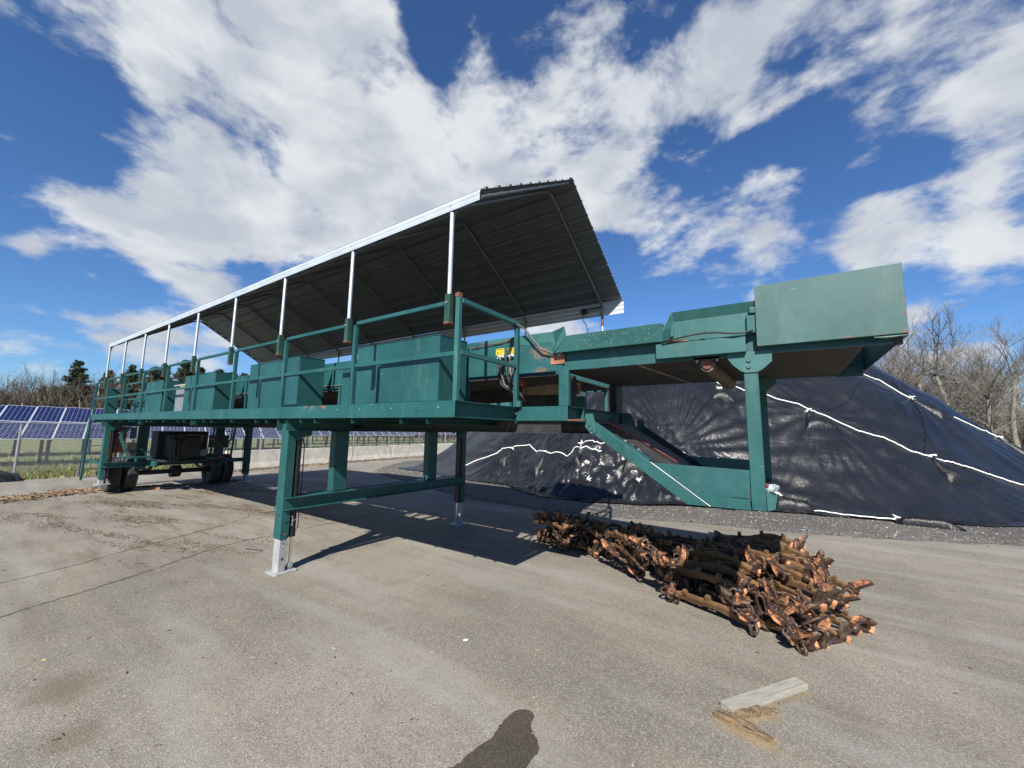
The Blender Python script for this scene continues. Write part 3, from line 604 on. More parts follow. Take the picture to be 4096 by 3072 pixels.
# --- ladders at the rear
def ladder(y0, y1, name='ladder'):
    b = MB(); 
    for y in (y0, y1): b.bar((-15.62, y, .30), (-15.32, y, 2.33), .05, .09, (1, 0, 0))
    ld = P(name, b, M_green)
    for k in range(8):
        z = .38 + k * .245; x = -15.62 + (z - .3) / 2.03 * .30
        b = MB(); b.bar((x, y0, z), (x, y1, z), .05, .022); b.build('rung', M_green, ld)
    for y in (y0, y1):
        b = MB(); b.tube([(-15.60, y, .34), (-15.95, y, .42), (-15.98, y, .52), (-15.55, y, 2.2), (-15.35, y, 3.05), (-15.26, y, 3.10)], .017, 8); b.build('handrail', M_greyblue, ld)
ladder(.02, .72); ladder(3.35, 4.05)
# --- railings
PX = [-.016 - 1.72 * i for i in range(9)]
for side, y in ((0, .028), (1, 4.072)):
    for i, x in enumerate(PX):
        b = MB(); b.box(x - .026, x + .026, y - .024, y + .024, ZT - .002, 3.395 if i == 0 else 3.335); P('rail_post', b, M_green if i else M_mid, bevel=.003)
        sy = -1 if side == 0 else 1
        yo = y + sy * .055
        b = MB(); x0 = x - .085
        b.box(x0 - .034, x0 + .034, yo - .032, yo + .032, 3.13, 3.42); sl = P('post_sleeve', b, M_pocket, bevel=.003)
        b = MB(); b.box(x0 - .036, x0 + .036, yo - .034, yo + .034, 3.112, 3.132); b.build('sleeve_end', M_rust, sl)
        b = MB(); b.tube([(x0, yo - sy * .0 + (-.032 if side == 0 else .032), 3.33), (x0, yo + (-.045 if side == 0 else .045), 3.33)], .010, 6); b.build('set_bolt', M_galv, sl)
        if i < 8:
            xa, xb = x - .028, PX[i + 1] + .028
            b = MB(); b.box(xb, xa - .095, y - .020, y + .020, 3.335, 3.378); P('top_rail', b, M_green, bevel=.003)
        if i < 8:
            b = MB(); b.box(PX[i + 1] + .028, x - .028, y - .014, y + .014, 2.795, 2.84); P('mid_rail', b, M_green, bevel=.003)
    b = MB(); b.box(L0 + .03, PX[8] - .03, y - .014, y + .014, 2.795, 2.84); P('mid_rail', b)
    b = MB(); b.box(L0 + .03, PX[8] - .12, y - .02, y + .02, 3.30, 3.345); P('top_rail', b)
    b = MB(); b.box(L0 + .01, L0 + .06, y - .024, y + .024, ZT, 3.30); P('rail_post', b)
# end railing over the nose
b = MB(); b.bar((-.005, .055, 3.365), (-.005, 1.10, 3.365), .05, .05); P('top_rail', b, M_mid, bevel=.004)
b = MB(); b.bar((-.005, .055, 2.83), (-.005, 1.055, 2.83), .04, .05); P('mid_rail', b, M_mid, bevel=.003)
b = MB(); b.box(-.03, .02, 1.057, 1.108, ZT, 3.34); P('rail_post', b, M_green, bevel=.003)
b = MB(); b.box(.02, .07, 1.06, 1.10, ZT, ZT + .07); b.prism([(-.60, .98, ZT), (-.03, .98, ZT), (-.03, .98, ZT + .05), (-.60, .98, ZT + .03)], (0, .06, 0)); P('toe_channel', b, M_mid)
b = MB(); b.box(-.045, .01, -.0, .05, 3.395, 3.44); P('rail_cap', b, M_rust)
b = MB(); b.bar((-.005, 3.10, 2.83), (-.005, 4.05, 2.83), .04, .05); P('mid_rail', b)
b = MB(); b.bar((-.005, 3.10, 3.36), (-.005, 4.05, 3.36), .04, .05); P('top_rail', b)
b = MB(); b.box(-.03, .02, 3.06, 3.11, ZT, 3.36); P('rail_post', b)
b = MB(); b.bar((-.02, 4.05, 2.86), (-.5, 3.2, 2.86), .04, .04); P('corner_brace', b)
# --- bins along the walkway
def openbin(x0, x1, y0, y1, z1, seams=(), ridge=True, m=M_green):
    b = MB(); t = .008
    b.box(x0, x1, y0, y0 + t, ZT, z1); b.box(x0, x0 + t, y0 + t, y1, ZT, z1); b.box(x1 - t, x1, y0 + t, y1, ZT, z1)
    bn = P('sorting_bin', b, m, bevel=.006)
    if ridge:
        b = MB(); b.box(x0, x1, y0 - .006, y0 + t + .004, z1 + .001, z1 + .010); b.box(x1 - .012, x1 + .006, y0 + .013, y1, z1 + .001, z1 + .010); b.build('bin_rim', m, bn)
    for sx in seams:
        b = MB(); b.box(sx - .003, sx + .003, y0 - .003, y0, ZT, z1 - .002); b.build('weld_seam', m, bn)
    return bn
openbin(-2.42, -.775, .535, 1.05, 3.205, (-1.93,))
openbin(-2.87, -2.68, .60, .945, 2.93, ())
openbin(-4.40, -3.965, .50, .945, 3.225, (), True)
openbin(-5.84, -4.47, .535, .945, 3.215, (-5.25,))
openbin(-9.27, -7.485, .535, .945, 3.215, (-8.7,))
openbin(-12.31, -10.895, .535, .945, 3.225, (-11.9,))
b = MB(); b.box(-10.30, -9.36, .66, 1.09, ZT, 3.04); cb = P('control_cabinet', b, M_greycab, bevel=.015)
b = MB(); b.box(-10.34, -9.32, .62, 1.10, 3.042, 3.07); b.build('cabinet_lid', simple('pale_cabinet_lid', (.30, .32, .33), .5), cb)
b = MB(); b.box(-9.95, -9.6, .640, .658, 2.985, 3.030); b.build('warning_label', M_yellow, cb)
b = MB(); b.box(-14.72, -14.42, .16, .40, ZT, 3.145); P('tall_box', b, M_green, bevel=.008)
b = MB(); b.prism([(-14.7, .75, 2.45), (-14.7, .75, 2.62), (-13.9, .75, 3.02), (-13.0, .75, 3.06), (-13.0, .75, ZT), (-14.5, .75, ZT)], (0, .35, 0)); P('feed_chute', b, M_green)
g = MB()
for (p, q) in (((-14.18, .535, ZT), (-14.18, .535, 3.28)), ((-12.66, .535, ZT), (-12.66, .535, 3.28)), ((-14.18, .535, 3.28), (-12.66, .535, 3.28)), ((-14.18, .535, 2.80), (-12.66, .535, 2.80))): g.bar(p, q, .045, .045, (0, 1, 0))
P('gate_frame', g, M_green)
b = MB(); b.tube([(-14.98, .04, 3.3)] + [(-14.98 + .02 * math.sin(k), .04, 3.3 - .05 * k) for k in range(1, 12)], .008, 6); P('safety_chain', b, M_pipe)
# --- side plates of the conveyor
def plate(name, pts, y, t=.01, m=M_green, parent=root, **kw):
    b = MB(); b.prism([(x, y, z) for x, z in pts], (0, t, 0)); return P(name, b, m, parent, **kw)
plate('side_plate', [(-15.0, 2.75), (-.84, 2.75), (-.84, 3.155), (-.80, 3.213), (-15.0, 3.213)], 1.135)
plate('side_plate', [(-.83, 2.749), (.60, 2.743), (.60, 2.90), (.52, 2.94), (.50, 3.03), (.47, 3.213), (-.78, 3.213), (-.83, 3.15)], 1.122, .01, M_green_rust)
plate('side_plate', [(-.02, 2.744), (.545, 2.743), (.50, 3.02), (.46, 3.09), (-.02, 3.09)], 1.116, .005, M_green_rust)
b = MB(); b.prism([(.47, 1.122, 3.02), (.69, .985, 3.215), (.715, .985, 3.10), (.53, 1.02, 2.935)], (.006, .003, 0)); P('gusset', b, M_mid)
b = MB(); b.prism([(-.80, 1.118, 3.213), (.47, 1.118, 3.213), (.69, .985, 3.215), (.52, 1.116, 3.03)], (0, .004, .0)); P('guide_flare', b, M_mid)
for xa, xb in ((-4.30, -3.80), (-6.9, -5.9), (-9.3, -7.5)): pass
plate('side_plate', [(-15.0, 2.76), (.6, 2.76), (.6, 3.213), (-15.0, 3.213)], 2.985)
for x in (-.86, -2.66, -3.78, -4.40, -5.86, -7.46, -9.3, -10.86, -12.6, -14.6):
    for y in (1.137, 2.93):
        b = MB(); b.box(x - .03, x + .03, y, y + .06, ZT, 2.748); P('frame_post', b)
b = MB(); b.box(.549, .673, 1.124, 1.19, ZT + .001, 2.742); P('column', b, M_beam, bevel=.006)
b = MB(); b.box(.56, .66, 2.70, 2.98, ZT + .001, 2.745); P('column', b, M_dark)
b = MB(); b.box(.44, .52, 1.56, 1.66, ZT, 2.745); P('column', b, M_dark)
# inside of the open bay: belt frames, board, red bracket
b = MB(); b.box(-15.0, .50, 1.16, 2.96, 2.70, 2.716); P('belt', b, M_belt)
b = MB(); b.bar((-.6, 2.15, 2.66), (.52, 1.75, 2.60), .03, .14); P('board', b, M_wood)
b = MB(); b.box(-15.0, -.12, 2.2, 2.26, 2.34, 2.70); P('bay_backing', b, M_dark)  # added dark backing, keeps the shaded openings below the side plates black
b = MB(); b.box(-.75, -.05, 2.75, 2.80, 2.34, 2.70); b.box(-.05, .22, 2.55, 2.60, 2.34, 2.58); P('bay_backing', b, M_green)
b = MB(); b.tube([(-.12, 1.24, 2.66), (-.02, 1.24, 2.66)], .05, 12); P('drive_hub', b, simple('red_hub_paint', (.30, .04, .02), .6))
b = MB(); b.box(.452, .632, 1.108, 1.115, 2.82, 2.925); P('side_lamp', b, M_orangerust, bevel=.012)
# warning labels with printed lines
for (x0, x1, z0, z1, sd) in ((-.345, -.215, 3.0, 3.085, 1), (-.165, -.045, 2.99, 3.082, 2)):
    b = MB(); b.box(x0, x1, 1.112, 1.1155, z0, z1); lb = P('warning_label', b, M_yellow)
    rnd = random.Random(sd); b = MB()
    if sd == 1: b.box(x0 + .006, x1 - .006, 1.1113, 1.1118, z1 - .018, z1 - .010); b.prism([(x0 + .012, 1.1113, z0 + .03), (x0 + .035, 1.1113, z0 + .05), (x0 + .05, 1.1113, z0 + .03), (x0 + .03, 1.1113, z0 + .022)], (0, .0004, 0)); b.box(x0 + .06, x1 - .01, 1.1113, 1.1118, z0 + .035, z0 + .043)
    rows = 4 if sd == 1 else 9
    for k in range(rows):
        z = (z0 + .006 + k * .006) if sd == 1 else (z0 + .008 + k * .009); xx = x0 + .008
        if sd == 1 and k > 1: break
        while xx < x1 - .02: wl = rnd.uniform(.008, .02); b.box(xx, xx + wl, 1.1113, 1.1118, z, z + .0028); xx += wl + .004
    b.build('printed_lines', M_ink, lb)
b = MB(); b.tube([(-.76, 1.10, 3.135), (-.5, 1.10, 3.148), (-.28, 1.10, 3.158), (-.12, 1.10, 3.170)], .006, 8); b.tube([(-.17, 1.10, 3.163), (-.06, 1.10, 3.195)], .010, 8); P('tie_rope', b, M_red)
for x in (-.66, -.12):
    b = MB(); b.tube([(x + .02 * math.cos(a), 1.108, 3.155 + .02 * math.sin(a)) for a in [k * math.pi / 5 for k in range(11)]], .004, 6); P('eye_ring', b, M_green)
# hydraulic fittings and hoses in the bay
for i, (x, xe) in enumerate(((-.30, -.06), (-.255, -.03), (-.17, -.02), (-.11, .02))):
    b = MB(); b.tube([(x, 1.10, 2.90), (x, 1.085, 2.955), (x + .025, 1.08, 2.985), (x + .055, 1.09, 2.965), (x + .055, 1.11, 2.94)], .013, 10); f_ = P('hose_fitting', b, M_galv, smooth=True)
    b = MB(); b.tube([(x, 1.10, 2.90), (x + .01, 1.09, 2.78), (x + .06, 1.10, 2.62), (xe - .02, 1.16, 2.50), (xe, 1.25, 2.42)], .016, 10); b.build('hydraulic_hose', M_hose if i % 2 else M_black, f_, smooth=True)
b = MB(); b.tube([(-.05, 1.06, 3.33), (.05, 1.03, 3.33), (.16, 1.02, 3.25), (.26, 1.03, 3.12), (.36, 1.05, 3.0), (.50, 1.07, 2.945), (.62, 1.10, 2.93)], .013, 10); P('draped_hose', b, M_hose, smooth=True)
# --- discharge conveyor sides, right of the deck
M_spk = paint('splashed_green_paint', (.017, .090, .085), wear=.6, scratch=.6)
b = MB(); b.prism([(.53, 1.03, 2.935), (1.73, 1.03, 2.935), (1.735, .985, 3.105), (.72, .985, 3.105)], (0, .008, 0)); P('guide_plate', b, M_spk, bevel=.002)
rnd = random.Random(4); b = MB()
for k in range(170):
    x = rnd.uniform(.78, 1.68) if k < 95 else rnd.gauss(1.0, .1); z = rnd.uniform(2.955, 3.09); y = 1.03 - (z - 2.935) / .17 * .045 - .0025; s = rnd.uniform(.0008, .0028)
    b.prism([(x - s, y, z), (x, y, z - s * 1.4), (x + s * .8, y, z), (x, y, z + s)], (0, .001, 0))
o = P('paint_spatter', b, simple('pale_spatter', (.5, .58, .55), .8)); o['kind'] = 'stuff'
b = MB(); b.box(.58, 2.55, 1.135, 1.145, 2.745, 3.0); P('frame_side', b, M_green)
b = MB(); b.box(.60, 3.30, 2.965, 2.975, 2.745, 3.213); P('frame_side', b, M_green)
b = MB(); b.chan((1.655, 1.05, 2.842), (2.415, 1.05, 2.842), .142, .09, (0, 1, 0), .008); P('side_channel', b, M_spk, bevel=.003)
b = MB(); b.prism([(1.80, 1.10, 2.93), (2.50, 1.10, 2.93), (2.50, 1.10, 3.13), (1.81, 1.10, 3.13)], (0, .008, 0)); b.prism([(1.81, 1.10, 3.131), (2.50, 1.10, 3.131), (2.50, 1.06, 3.215), (1.81, 1.06, 3.215)], (0, .008, 0)); P('guard_plate', b, M_spk)
b = MB(); b.prism([(1.695, 1.03, 2.93), (1.735, 1.0, 3.04), (1.80, 1.055, 3.213), (1.81, 1.10, 3.07), (1.745, 1.10, 2.90)], (.006, 0, 0)); P('gusset', b, M_mid)
b = MB(); b.prism([(1.80, 1.08, 3.10), (1.815, 1.08, 3.10), (1.815, 1.08, 2.99), (1.79, 1.08, 2.98)], (0, .02, 0)); P('hinge_tab', b, M_mid)
b = MB(); b.box(2.425, 2.50, 1.06, 1.10, 2.93, 3.10); b.box(2.45, 2.50, 1.04, 1.10, 3.10, 3.16); P('end_bracket', b, M_green, bevel=.01)
b = MB(); b.tube([(1.72, 1.03, 2.925), (1.85, 1.02, 2.945), (2.0, 1.02, 2.965), (2.1, 1.02, 2.97), (2.2, 1.02, 2.96), (2.33, 1.02, 2.935), (2.42, 1.03, 2.935), (2.47, 1.06, 2.95)], .009, 8); P('power_cable', b, M_black, smooth=True)
b = MB(); b.tube([(2.07, 1.00, 2.955), (2.07, 1.05, 2.975), (2.10, 1.05, 2.975), (2.10, 1.00, 2.955)], .006, 6); P('cable_tie', b, M_black)
b = MB(); b.prism([(1.75, 1.04, 2.918), (1.95, 1.04, 2.918), (1.93, 1.04, 2.932), (1.80, 1.04, 2.930)], (0, .06, 0)); P('rust_scale', b, M_orangerust)
# discharge hood
b = MB(); y0 = 1.035
b.box(2.50, 3.437, y0, y0 + .008, 2.805, 3.335)
hd = P('discharge_hood', b, M_box, bevel=.002)
b = MB(); b.box(3.43, 3.438, y0 + .009, 3.0, 2.79, 3.34); b.box(2.5, 3.437, 3.001, 3.009, 2.805, 3.33); b.build('hood_panel', M_box, hd)
b = MB(); b.prism([(3.25, y0 + .009, 2.797), (3.43, y0 + .009, 2.797), (3.43, y0 + .10, 2.797), (3.33, y0 + .10, 2.797)], (0, 0, -.008)); b.box(2.52, 3.42, y0 + .009, y0 + .05, 2.805, 2.811); b.build('hood_flange', M_mid, hd)
# belt, head roller and idler
b = MB(); n = 14; vs = []; prof = [(.55, 2.752), (1.0, 2.748), (1.6, 2.752), (2.2, 2.757), (2.8, 2.755), (3.12, 2.755)]
prof += [(3.16 + .095 * math.sin(a), 2.85 - .095 * math.cos(a)) for a in [k * math.pi / 10 for k in range(1, 11)]] + [(2.6, 2.95), (.6, 2.93)]
b.add([(x, 1.175 + .01 * math.sin(i * 2.1), z) for i, (x, z) in enumerate(prof)] + [(x, 2.95, z) for x, z in prof], [(i, i + 1, len(prof) + i + 1, len(prof) + i) for i in range(len(prof) - 1)])
P('conveyor_belt', b, M_belt)
b = MB(); b.tube([(3.16, 1.16, 2.85), (3.16, 2.96, 2.85)], .088, 20); P('head_roller', b, M_dark)
b = MB(); b.bar((1.45, 1.19, 2.744), (1.62, 2.93, 2.744), .035, .006); P('belt_splice', b, simple('belt_splice_clip', (.20, .18, .15), .6))
for y in (1.125, 2.955):
    b = MB(); b.box(2.50, 3.38, y, y + .012, 2.765, 2.84); b.box(2.5, 3.40, y - .02, y + .03, 2.752, 2.764); P('frame_side', b, M_green)
b = MB(); b.box(3.37, 3.415, 1.10, 1.16, 2.74, 2.79); P('belt_adjuster', b, M_dark)
b = MB(); b.prism([(3.17, 2.98, 2.735), (3.42, 2.98, 2.735), (3.42, 2.98, 2.90), (3.36, 2.98, 2.90)], (0, .02, 0)); eb = P('end_plate', b, M_beam)
b = MB(); b.box(3.42, 3.455, 2.975, 3.01, 2.80, 2.84); b.build('adjuster_bolt', M_rust, eb)
b = MB(); b.tube([(2.09, 1.17, 2.695), (2.10, 2.1, 2.700), (2.11, 2.92, 2.70)], .062, 20)
idl = P('idler_roller', b, M_rubble := simple('mud_caked_roller', (.13, .10, .072), .9, var=.45, scale=16, bump=.6, bscale=40))
for k in range(13):
    y = 1.25 + k * .13; b = MB(); b.tube([(2.094 + .064 * math.cos(a), y + .03 * math.sin(a), 2.697 + .064 * math.sin(a)) for a in [j * math.pi / 8 for j in range(17)]], .008, 5); b.build('roller_ring', M_rubble, idl)
b = MB(); b.tube([(2.09, 1.150, 2.695), (2.09, 1.172, 2.695)], .040, 18); b.build('roller_hub', simple('red_roller_hub', (.14, .035, .022), .6), idl)
b = MB(); b.box(1.98, 2.20, 1.135, 1.165, 2.745, 2.765)
for x in (2.005, 2.175): b.tube([(x, 1.15, 2.72), (x, 1.15, 2.76)], .012, 6)
b.build('roller_bracket', M_galvold, idl)
# right support frame
for y, s in ((1.115, 1), (2.905, -1)):
    b = MB(); b.prism([(2.385, y, 2.60), (2.492, y, 2.60), (2.500, y, 1.42), (2.395, y, 1.42)], (0, .085, 0)); P('support_leg', b, M_beam, bevel=.004)
    b = MB(); b.prism([(2.262, y - .012, 2.775), (2.262, y - .012, 2.73), (2.30, y - .012, 2.67), (2.36, y - .012, 2.61), (2.40, y - .012, 2.592), (2.49, y - .012, 2.592), (2.53, y - .012, 2.615), (2.60, y - .012, 2.68), (2.60, y - .012, 2.775)], (0, .011, 0)); pl = P('mount_plate', b, M_mid, bevel=.002)
    for z in (2.70, 2.645):
        b = MB(); b.tube([(2.428, y - .026, z), (2.428, y - .012, z)], .018, 6); b.build('bolt', M_mid, pl)
b = MB(); b.box(2.40, 2.49, 1.21, 2.90, 1.44, 1.52); P('cross_tube', b, M_dark)
# inclined arms and trough
def arm(y, th, m):
    b = MB(); b.prism([(1.005, y, 2.150), (.958, y, 2.045), (1.885, y, 1.408), (2.085, y, 1.412)], (0, th, 0)); return P('inclined_arm', b, m, bevel=.003)
arm(1.105, .05, M_beam); arm(2.86, .05, M_dark)
for y in (1.095, 2.91):
    b = MB(); pts = [(.893, 2.247), (.973, 2.247), (1.003, 2.13)] + [(.968 + .045 * math.cos(a), 2.078 + .045 * math.sin(a)) for a in [-.2 - k * .35 for k in range(7)]] + [(.884, 2.11), (.902, 2.175), (.880, 2.195)]
    b.prism([(x, y, z) for x, z in pts], (0, .009, 0)); pv = P('pivot_plate', b, M_mid, bevel=.001)
    for x, z in ((.935, 2.132), (.957, 2.080)):
        b = MB(); b.tube([(x, y - .013, z), (x, y, z)], .017, 6); b.tube([(x, y - .003, z), (x, y, z)], .022, 14); b.build('bolt', M_mid, pv)
b = MB(); b.box(.665, .90, 1.112, 1.12, 2.173, 2.19); P('bottom_flange', b, M_rust)
b = MB(); b.prism([(1.60, 1.13, 1.735), (1.564, 1.13, 1.765), (2.392, 1.13, 1.748), (2.385, 1.13, 1.51), (1.95, 1.13, 1.505)], (0, .008, 0)); tr = P('trough', b, M_green, bevel=.002)
b = MB(); b.prism([(1.955, 1.108, 1.513), (2.383, 1.108, 1.503), (2.39, 1.108, 1.417), (2.09, 1.108, 1.413)], (0, .022, 0)); b.build('trough_lip', M_beam, tr)
b = MB(); b.prism([(1.56, 2.86, 1.76), (2.39, 2.86, 1.748), (2.385, 2.86, 1.42), (2.0, 2.86, 1.42)], (0, .008, 0)); b.build('trough_wall', M_green, tr)
b = MB(); b.prism([(1.89, 1.14, 1.42), (2.5, 1.14, 1.42), (2.5, 2.855, 1.42), (1.89, 2.855, 1.42)], (0, 0, .01)); b.build('trough_floor', M_belt, tr)
b = MB(); b.bar((1.566, 1.103, 1.772), (2.078, 1.103, 1.414), .005, .006, (0, 1, 0)); b.build('weld_bead', simple('bright_weld', (.60, .62, .58), .6), tr)
b = MB(); b.prism([(.85, 2.0, 2.165), (1.70, 2.0, 1.62), (1.70, 2.0, 1.55), (.80, 2.0, 2.10)], (0, .85, 0)); P('return_chute', b, M_black)
b = MB(); b.bar((.74, 1.62, 2.16), (1.50, 1.30, 1.755), .05, .07); P('diagonal_strut', b, M_green, bevel=.003)
b = MB(); b.tube([(.78, 1.88, 2.215), (.95, 1.95, 2.12), (1.25, 2.05, 1.93), (1.6, 2.1, 1.72)], .010, 8); P('hydraulic_hose', b, M_red, smooth=True)
b = MB(); b.prism([(.66, 2.88, ZT), (.80, 2.88, ZT), (.86, 2.88, 2.22), (.86, 2.88, 2.12), (.70, 2.88, 2.10)], (0, .03, 0)); P('pivot_plate', b, M_green)
b = MB(); b.prism([(2.503, 1.135, 1.59), (2.575, 1.135, 1.52), (2.56, 1.135, 1.44), (2.505, 1.135, 1.42)], (0, .3, 0)); P('end_shoe', b, M_mid)
b = MB(); b.box(2.15, 2.26, 1.2, 2.8, 1.385, 1.418); P('skid_pad', b, M_black)
# ------------------------------------------------------------------ canopy (part of the machine, each piece a part)
XR0, XR1 = -13.94, .285
near = [(-.052, 4.314), (-.056, 4.345), (-.050, 4.36), (-.056, 4.39), (-.040, 4.43)]
ridge = (2.05, 5.715); far = (4.125, 4.50)
def slope(a, bpt, n, up):
    a, bpt = Vector(a), Vector(bpt); t = (bpt - a).normalized(); nn = Vector((-t.y, t.x)); nn = nn if nn.y > 0 else -nn; L = (bpt - a).length; out = []
    st = L / n
    for k in range(n):
        s0 = k * st + st * .5
        for ds, h in ((-.5 * st, 0), (-.17 * st, 0), (-.16 * st, .003), (-.14 * st, 0), (-.026, 0), (-.012, .021), (.012, .021), (.026, 0), (.17 * st, 0), (.18 * st, .003), (.20 * st, 0)):
            p = a + t * (s0 + ds) + nn * h; out.append((p.x, p.y))
    out.append((bpt.x, bpt.y)); return out
sn = slope(near[-1], ridge, 10, 1); sf = slope(ridge, far, 10, 1)
def sheet_strip(name, prof, x0, x1, zoff=0.0, parent=root, m=None):
    n = len(prof); b = MB(); b.add([(x0, y, z + zoff) for y, z in prof] + [(x1, y, z + zoff) for y, z in prof], [(i, n + i, n + i + 1, i + 1) for i in range(n - 1)])
    o = P(name, b, m or M_roof, parent); s = o.modifiers.new('thickness', 'SOLIDIFY'); s.thickness = .0016; s.offset = 0; return o
rf = MB(); rf.bar((XR0, 2.05, 5.722), (XR1, 2.05, 5.722), .10, .004); roof = P('roof', rf, M_roof)
segs = [XR0, -9.3, -4.35, XR1]
for si in range(3):
    xa, xb = segs[si] - (.06 if si else 0), segs[si + 1]
    zo = .0022 * (si % 2)
    for (pr_, nm) in ((sn, 0), (sf, 1)):
        npp = len(pr_); cuts = [0, 11 * 3 + 6, 11 * 7 - 5, npp - 1] if False else [0, 33, 66, npp - 1]
        for c in range(3):
            q = pr_[cuts[c]:cuts[c + 1] + 1]; sheet_strip('roof_sheet', q, xa, xb, zo + .0012 * c, roof)
    sheet_strip('fascia', near, xa, xb, -zo, roof, M_fascia)
    ff = [(4.125, 4.50), (4.150, 4.47), (4.146, 4.42), (4.153, 4.39), (4.146, 4.35), (4.153, 4.30), (4.148, 4.255)]
    sheet_strip('fascia', ff, xa, xb + (.02 if si == 2 else 0), -zo, roof, M_fascia)
for x in PX[:8]:
    b = MB(); b.tube([(x - .085, -.058, 4.375), (x - .085, -.064, 4.375)], .007, 8); b.build('roof_screw', M_galv, roof)
for i, x in enumerate(PX):
    xx = x - .085 if True else x
    for sd, yo, zt in ((0, -.027, 4.30), (1, 4.127, 4.33)):
        b = MB(); b.tube([(xx, yo, 3.125), (xx, yo, zt)], .0235, 14); P('canopy_post', b, M_galv, smooth=False)
    fr = [(xx, -.024, 4.20), (xx, -.015, 4.30), (xx, .03, 4.385), (xx, .12, 4.455), (xx, 1.85, 5.55), (xx, 1.97, 5.61), (xx, 2.05, 5.625), (xx, 2.13, 5.61), (xx, 2.25, 5.55), (xx, 3.98, 4.53), (xx, 4.07, 4.455), (xx, 4.115, 4.36), (xx, 4.124, 4.22)]
    b = MB(); b.tube(fr, .0245, 10); P('canopy_frame', b, M_pipe)
    if i < 8:
        for y, z in ((.13, 4.42), (2.05, 5.585), (3.95, 4.50)):
            b = MB(); b.tube([(xx - .04, y, z), (PX[i + 1] - .085 + .04, y, z)], .009, 6); P('purlin_rod', b, M_pipe)
b = MB(); b.tube([(.255, -.02, 4.36), (.255, .06, 4.42), (.255, 1.95, 5.62)], .02, 10); P('canopy_frame', b, M_pipe)
b = MB(); b.tube([(-.101, 4.127, 4.05), (-.101, 4.127, 4.24)], .026, 12); P('post_collar', b, M_rust)
b = MB(); b.tube([(-.10, 4.05, 4.40), (-.45, 4.05, 4.40)], .014, 8); b.box(-.50, -.40, 4.02, 4.10, 4.33, 4.41); b.tube([(-.45, 4.06, 4.33), (-.47, 4.06, 4.2), (-.40, 4.05, 4.1), (-.36, 4.05, 3.98), (-.42, 4.05, 3.88)], .007, 6); P('hanging_cable', b, M_black)

# --- small fittings: junction boxes, conduit and bolt heads
for x in (-.52, -.45): 
    b = MB(); b.tube([(x, -.002, 2.255), (x, -.007, 2.255)], .010, 6); P('bolt', b, M_mid)
for y, z in ((1.30, 2.20), (1.45, 2.31)):
    b = MB(); b.tube([(.606, y, z), (.615, y, z)], .012, 6); P('bolt', b, M_mid)
b = MB(); b.tube([(-15.0, 1.128, 2.80), (-9.0, 1.126, 2.79), (-5.9, 1.126, 2.80), (-2.6, 1.126, 2.79), (-.9, 1.126, 2.81)], .012, 8); P('conduit', b, M_pipe)
for x in (-3.45, -6.5):
    b = MB(); b.box(x - .09, x + .09, 1.04, 1.132, 2.95, 3.12); jb = P('junction_box', b, M_greycab, bevel=.006)
b = MB(); b.tube([(-3.40, 3.72, 1.98), (-3.35, 3.55, 2.02), (-3.34, 3.45, 2.03)], .010, 8); P('hydraulic_hose', b, M_black)
for x in (-5.0, -8.2, -11.0):
    b = MB(); b.tube([(x, .25, 2.10), (x + .3, .9, 2.03), (x + .2, 1.6, 2.06), (x, 2.4, 2.04)], .012, 8); P('hydraulic_hose', b, M_black)
b = MB(); b.tube([(-14.0, 2.55, 1.0), (-13.0, 2.75, 1.25), (-12.6, 2.95, 1.7), (-12.5, 2.95, 2.0)], .016, 8); b.tube([(-14.0, 2.45, 1.0), (-12.9, 2.6, 1.15), (-12.7, 2.95, 1.6), (-12.6, 2.9, 2.0)], .014, 8); P('hydraulic_hose', b, M_hose)
b = MB(); b.tube([(-12.65, 2.60, 1.06), (-12.45, 2.7, 1.05)], .02, 8); P('hose_fitting', b, M_red)
# ================================================================== tarp covered heap
HG = mound_grid(); HX, HY, HH, HV = HG
M_tarp, tT, bT = mat('black_plastic_sheeting'); tcn = tT.new('ShaderNodeTexCoord'); vT = tcn.outputs['Object']
nT = tT.noise(vT, .6, 5, .6)
dust = tT.noise(tT.map(vT, (1, 1, .6)), 2.4, 7, .7)
ccT = tT.mix(tT.mr(nT, .35, .65), (.007, .008, .010), (.012, .013, .016))
ccT = tT.mix(tT.math('MULTIPLY', tT.mr(dust, .54, .78), .10), ccT, (.085, .082, .078))
tT.link(ccT, bT.inputs['Base Color'])
tT.link(tT.mr(dust, .35, .7, .26, .42), bT.inputs['Roughness'])
bT.inputs['Specular IOR Level'].default_value = .5
wr = tT.noise(tT.map(vT, (.35, .8, 3.0), (0, 0, .1)), 1.6, 4, .50, .3); wr2 = tT.noise(tT.map(vT, (2.5, 1.0, 1.4), (.4, .3, .5)), 3.5, 5, .6, .8)
lc = tT.mr(tT.vmath('DISTANCE', tT.vmath('MULTIPLY', vT, (.55, 1, 1.4)), (-1.9, 9.2, 1.0)), .8, 2.6, 1, 0, True)
wr3 = tT.vor(tT.map(tT.vmath('ADD', vT, tT.vmath('SCALE', tT.noise(vT, 1.5, 3, .5, 0, 1), scale=1.0)), (1, 1, .6)), 2.6, 'SMOOTH_F1')
hh = tT.math('ADD', tT.math('ADD', tT.math('MULTIPLY', wr, .38), tT.math('MULTIPLY', wr2, .35)), tT.math('MULTIPLY', wr3, tT.math('MULTIPLY', lc, 2.2)))
tT.link(tT.bump(hh, .8, .05), bT.inputs['Normal'])
mb = MB(); idx = -np.ones(HX.shape, int); idx[HV] = np.arange(HV.sum())
jx = (fbm(HX * 9, HY * 9, 2, 55) - .37) * .0
V = np.stack([HX[HV], HY[HV], HH[HV] + .035], -1)
q = HV[:-1, :-1] & HV[1:, :-1] & HV[1:, 1:] & HV[:-1, 1:]
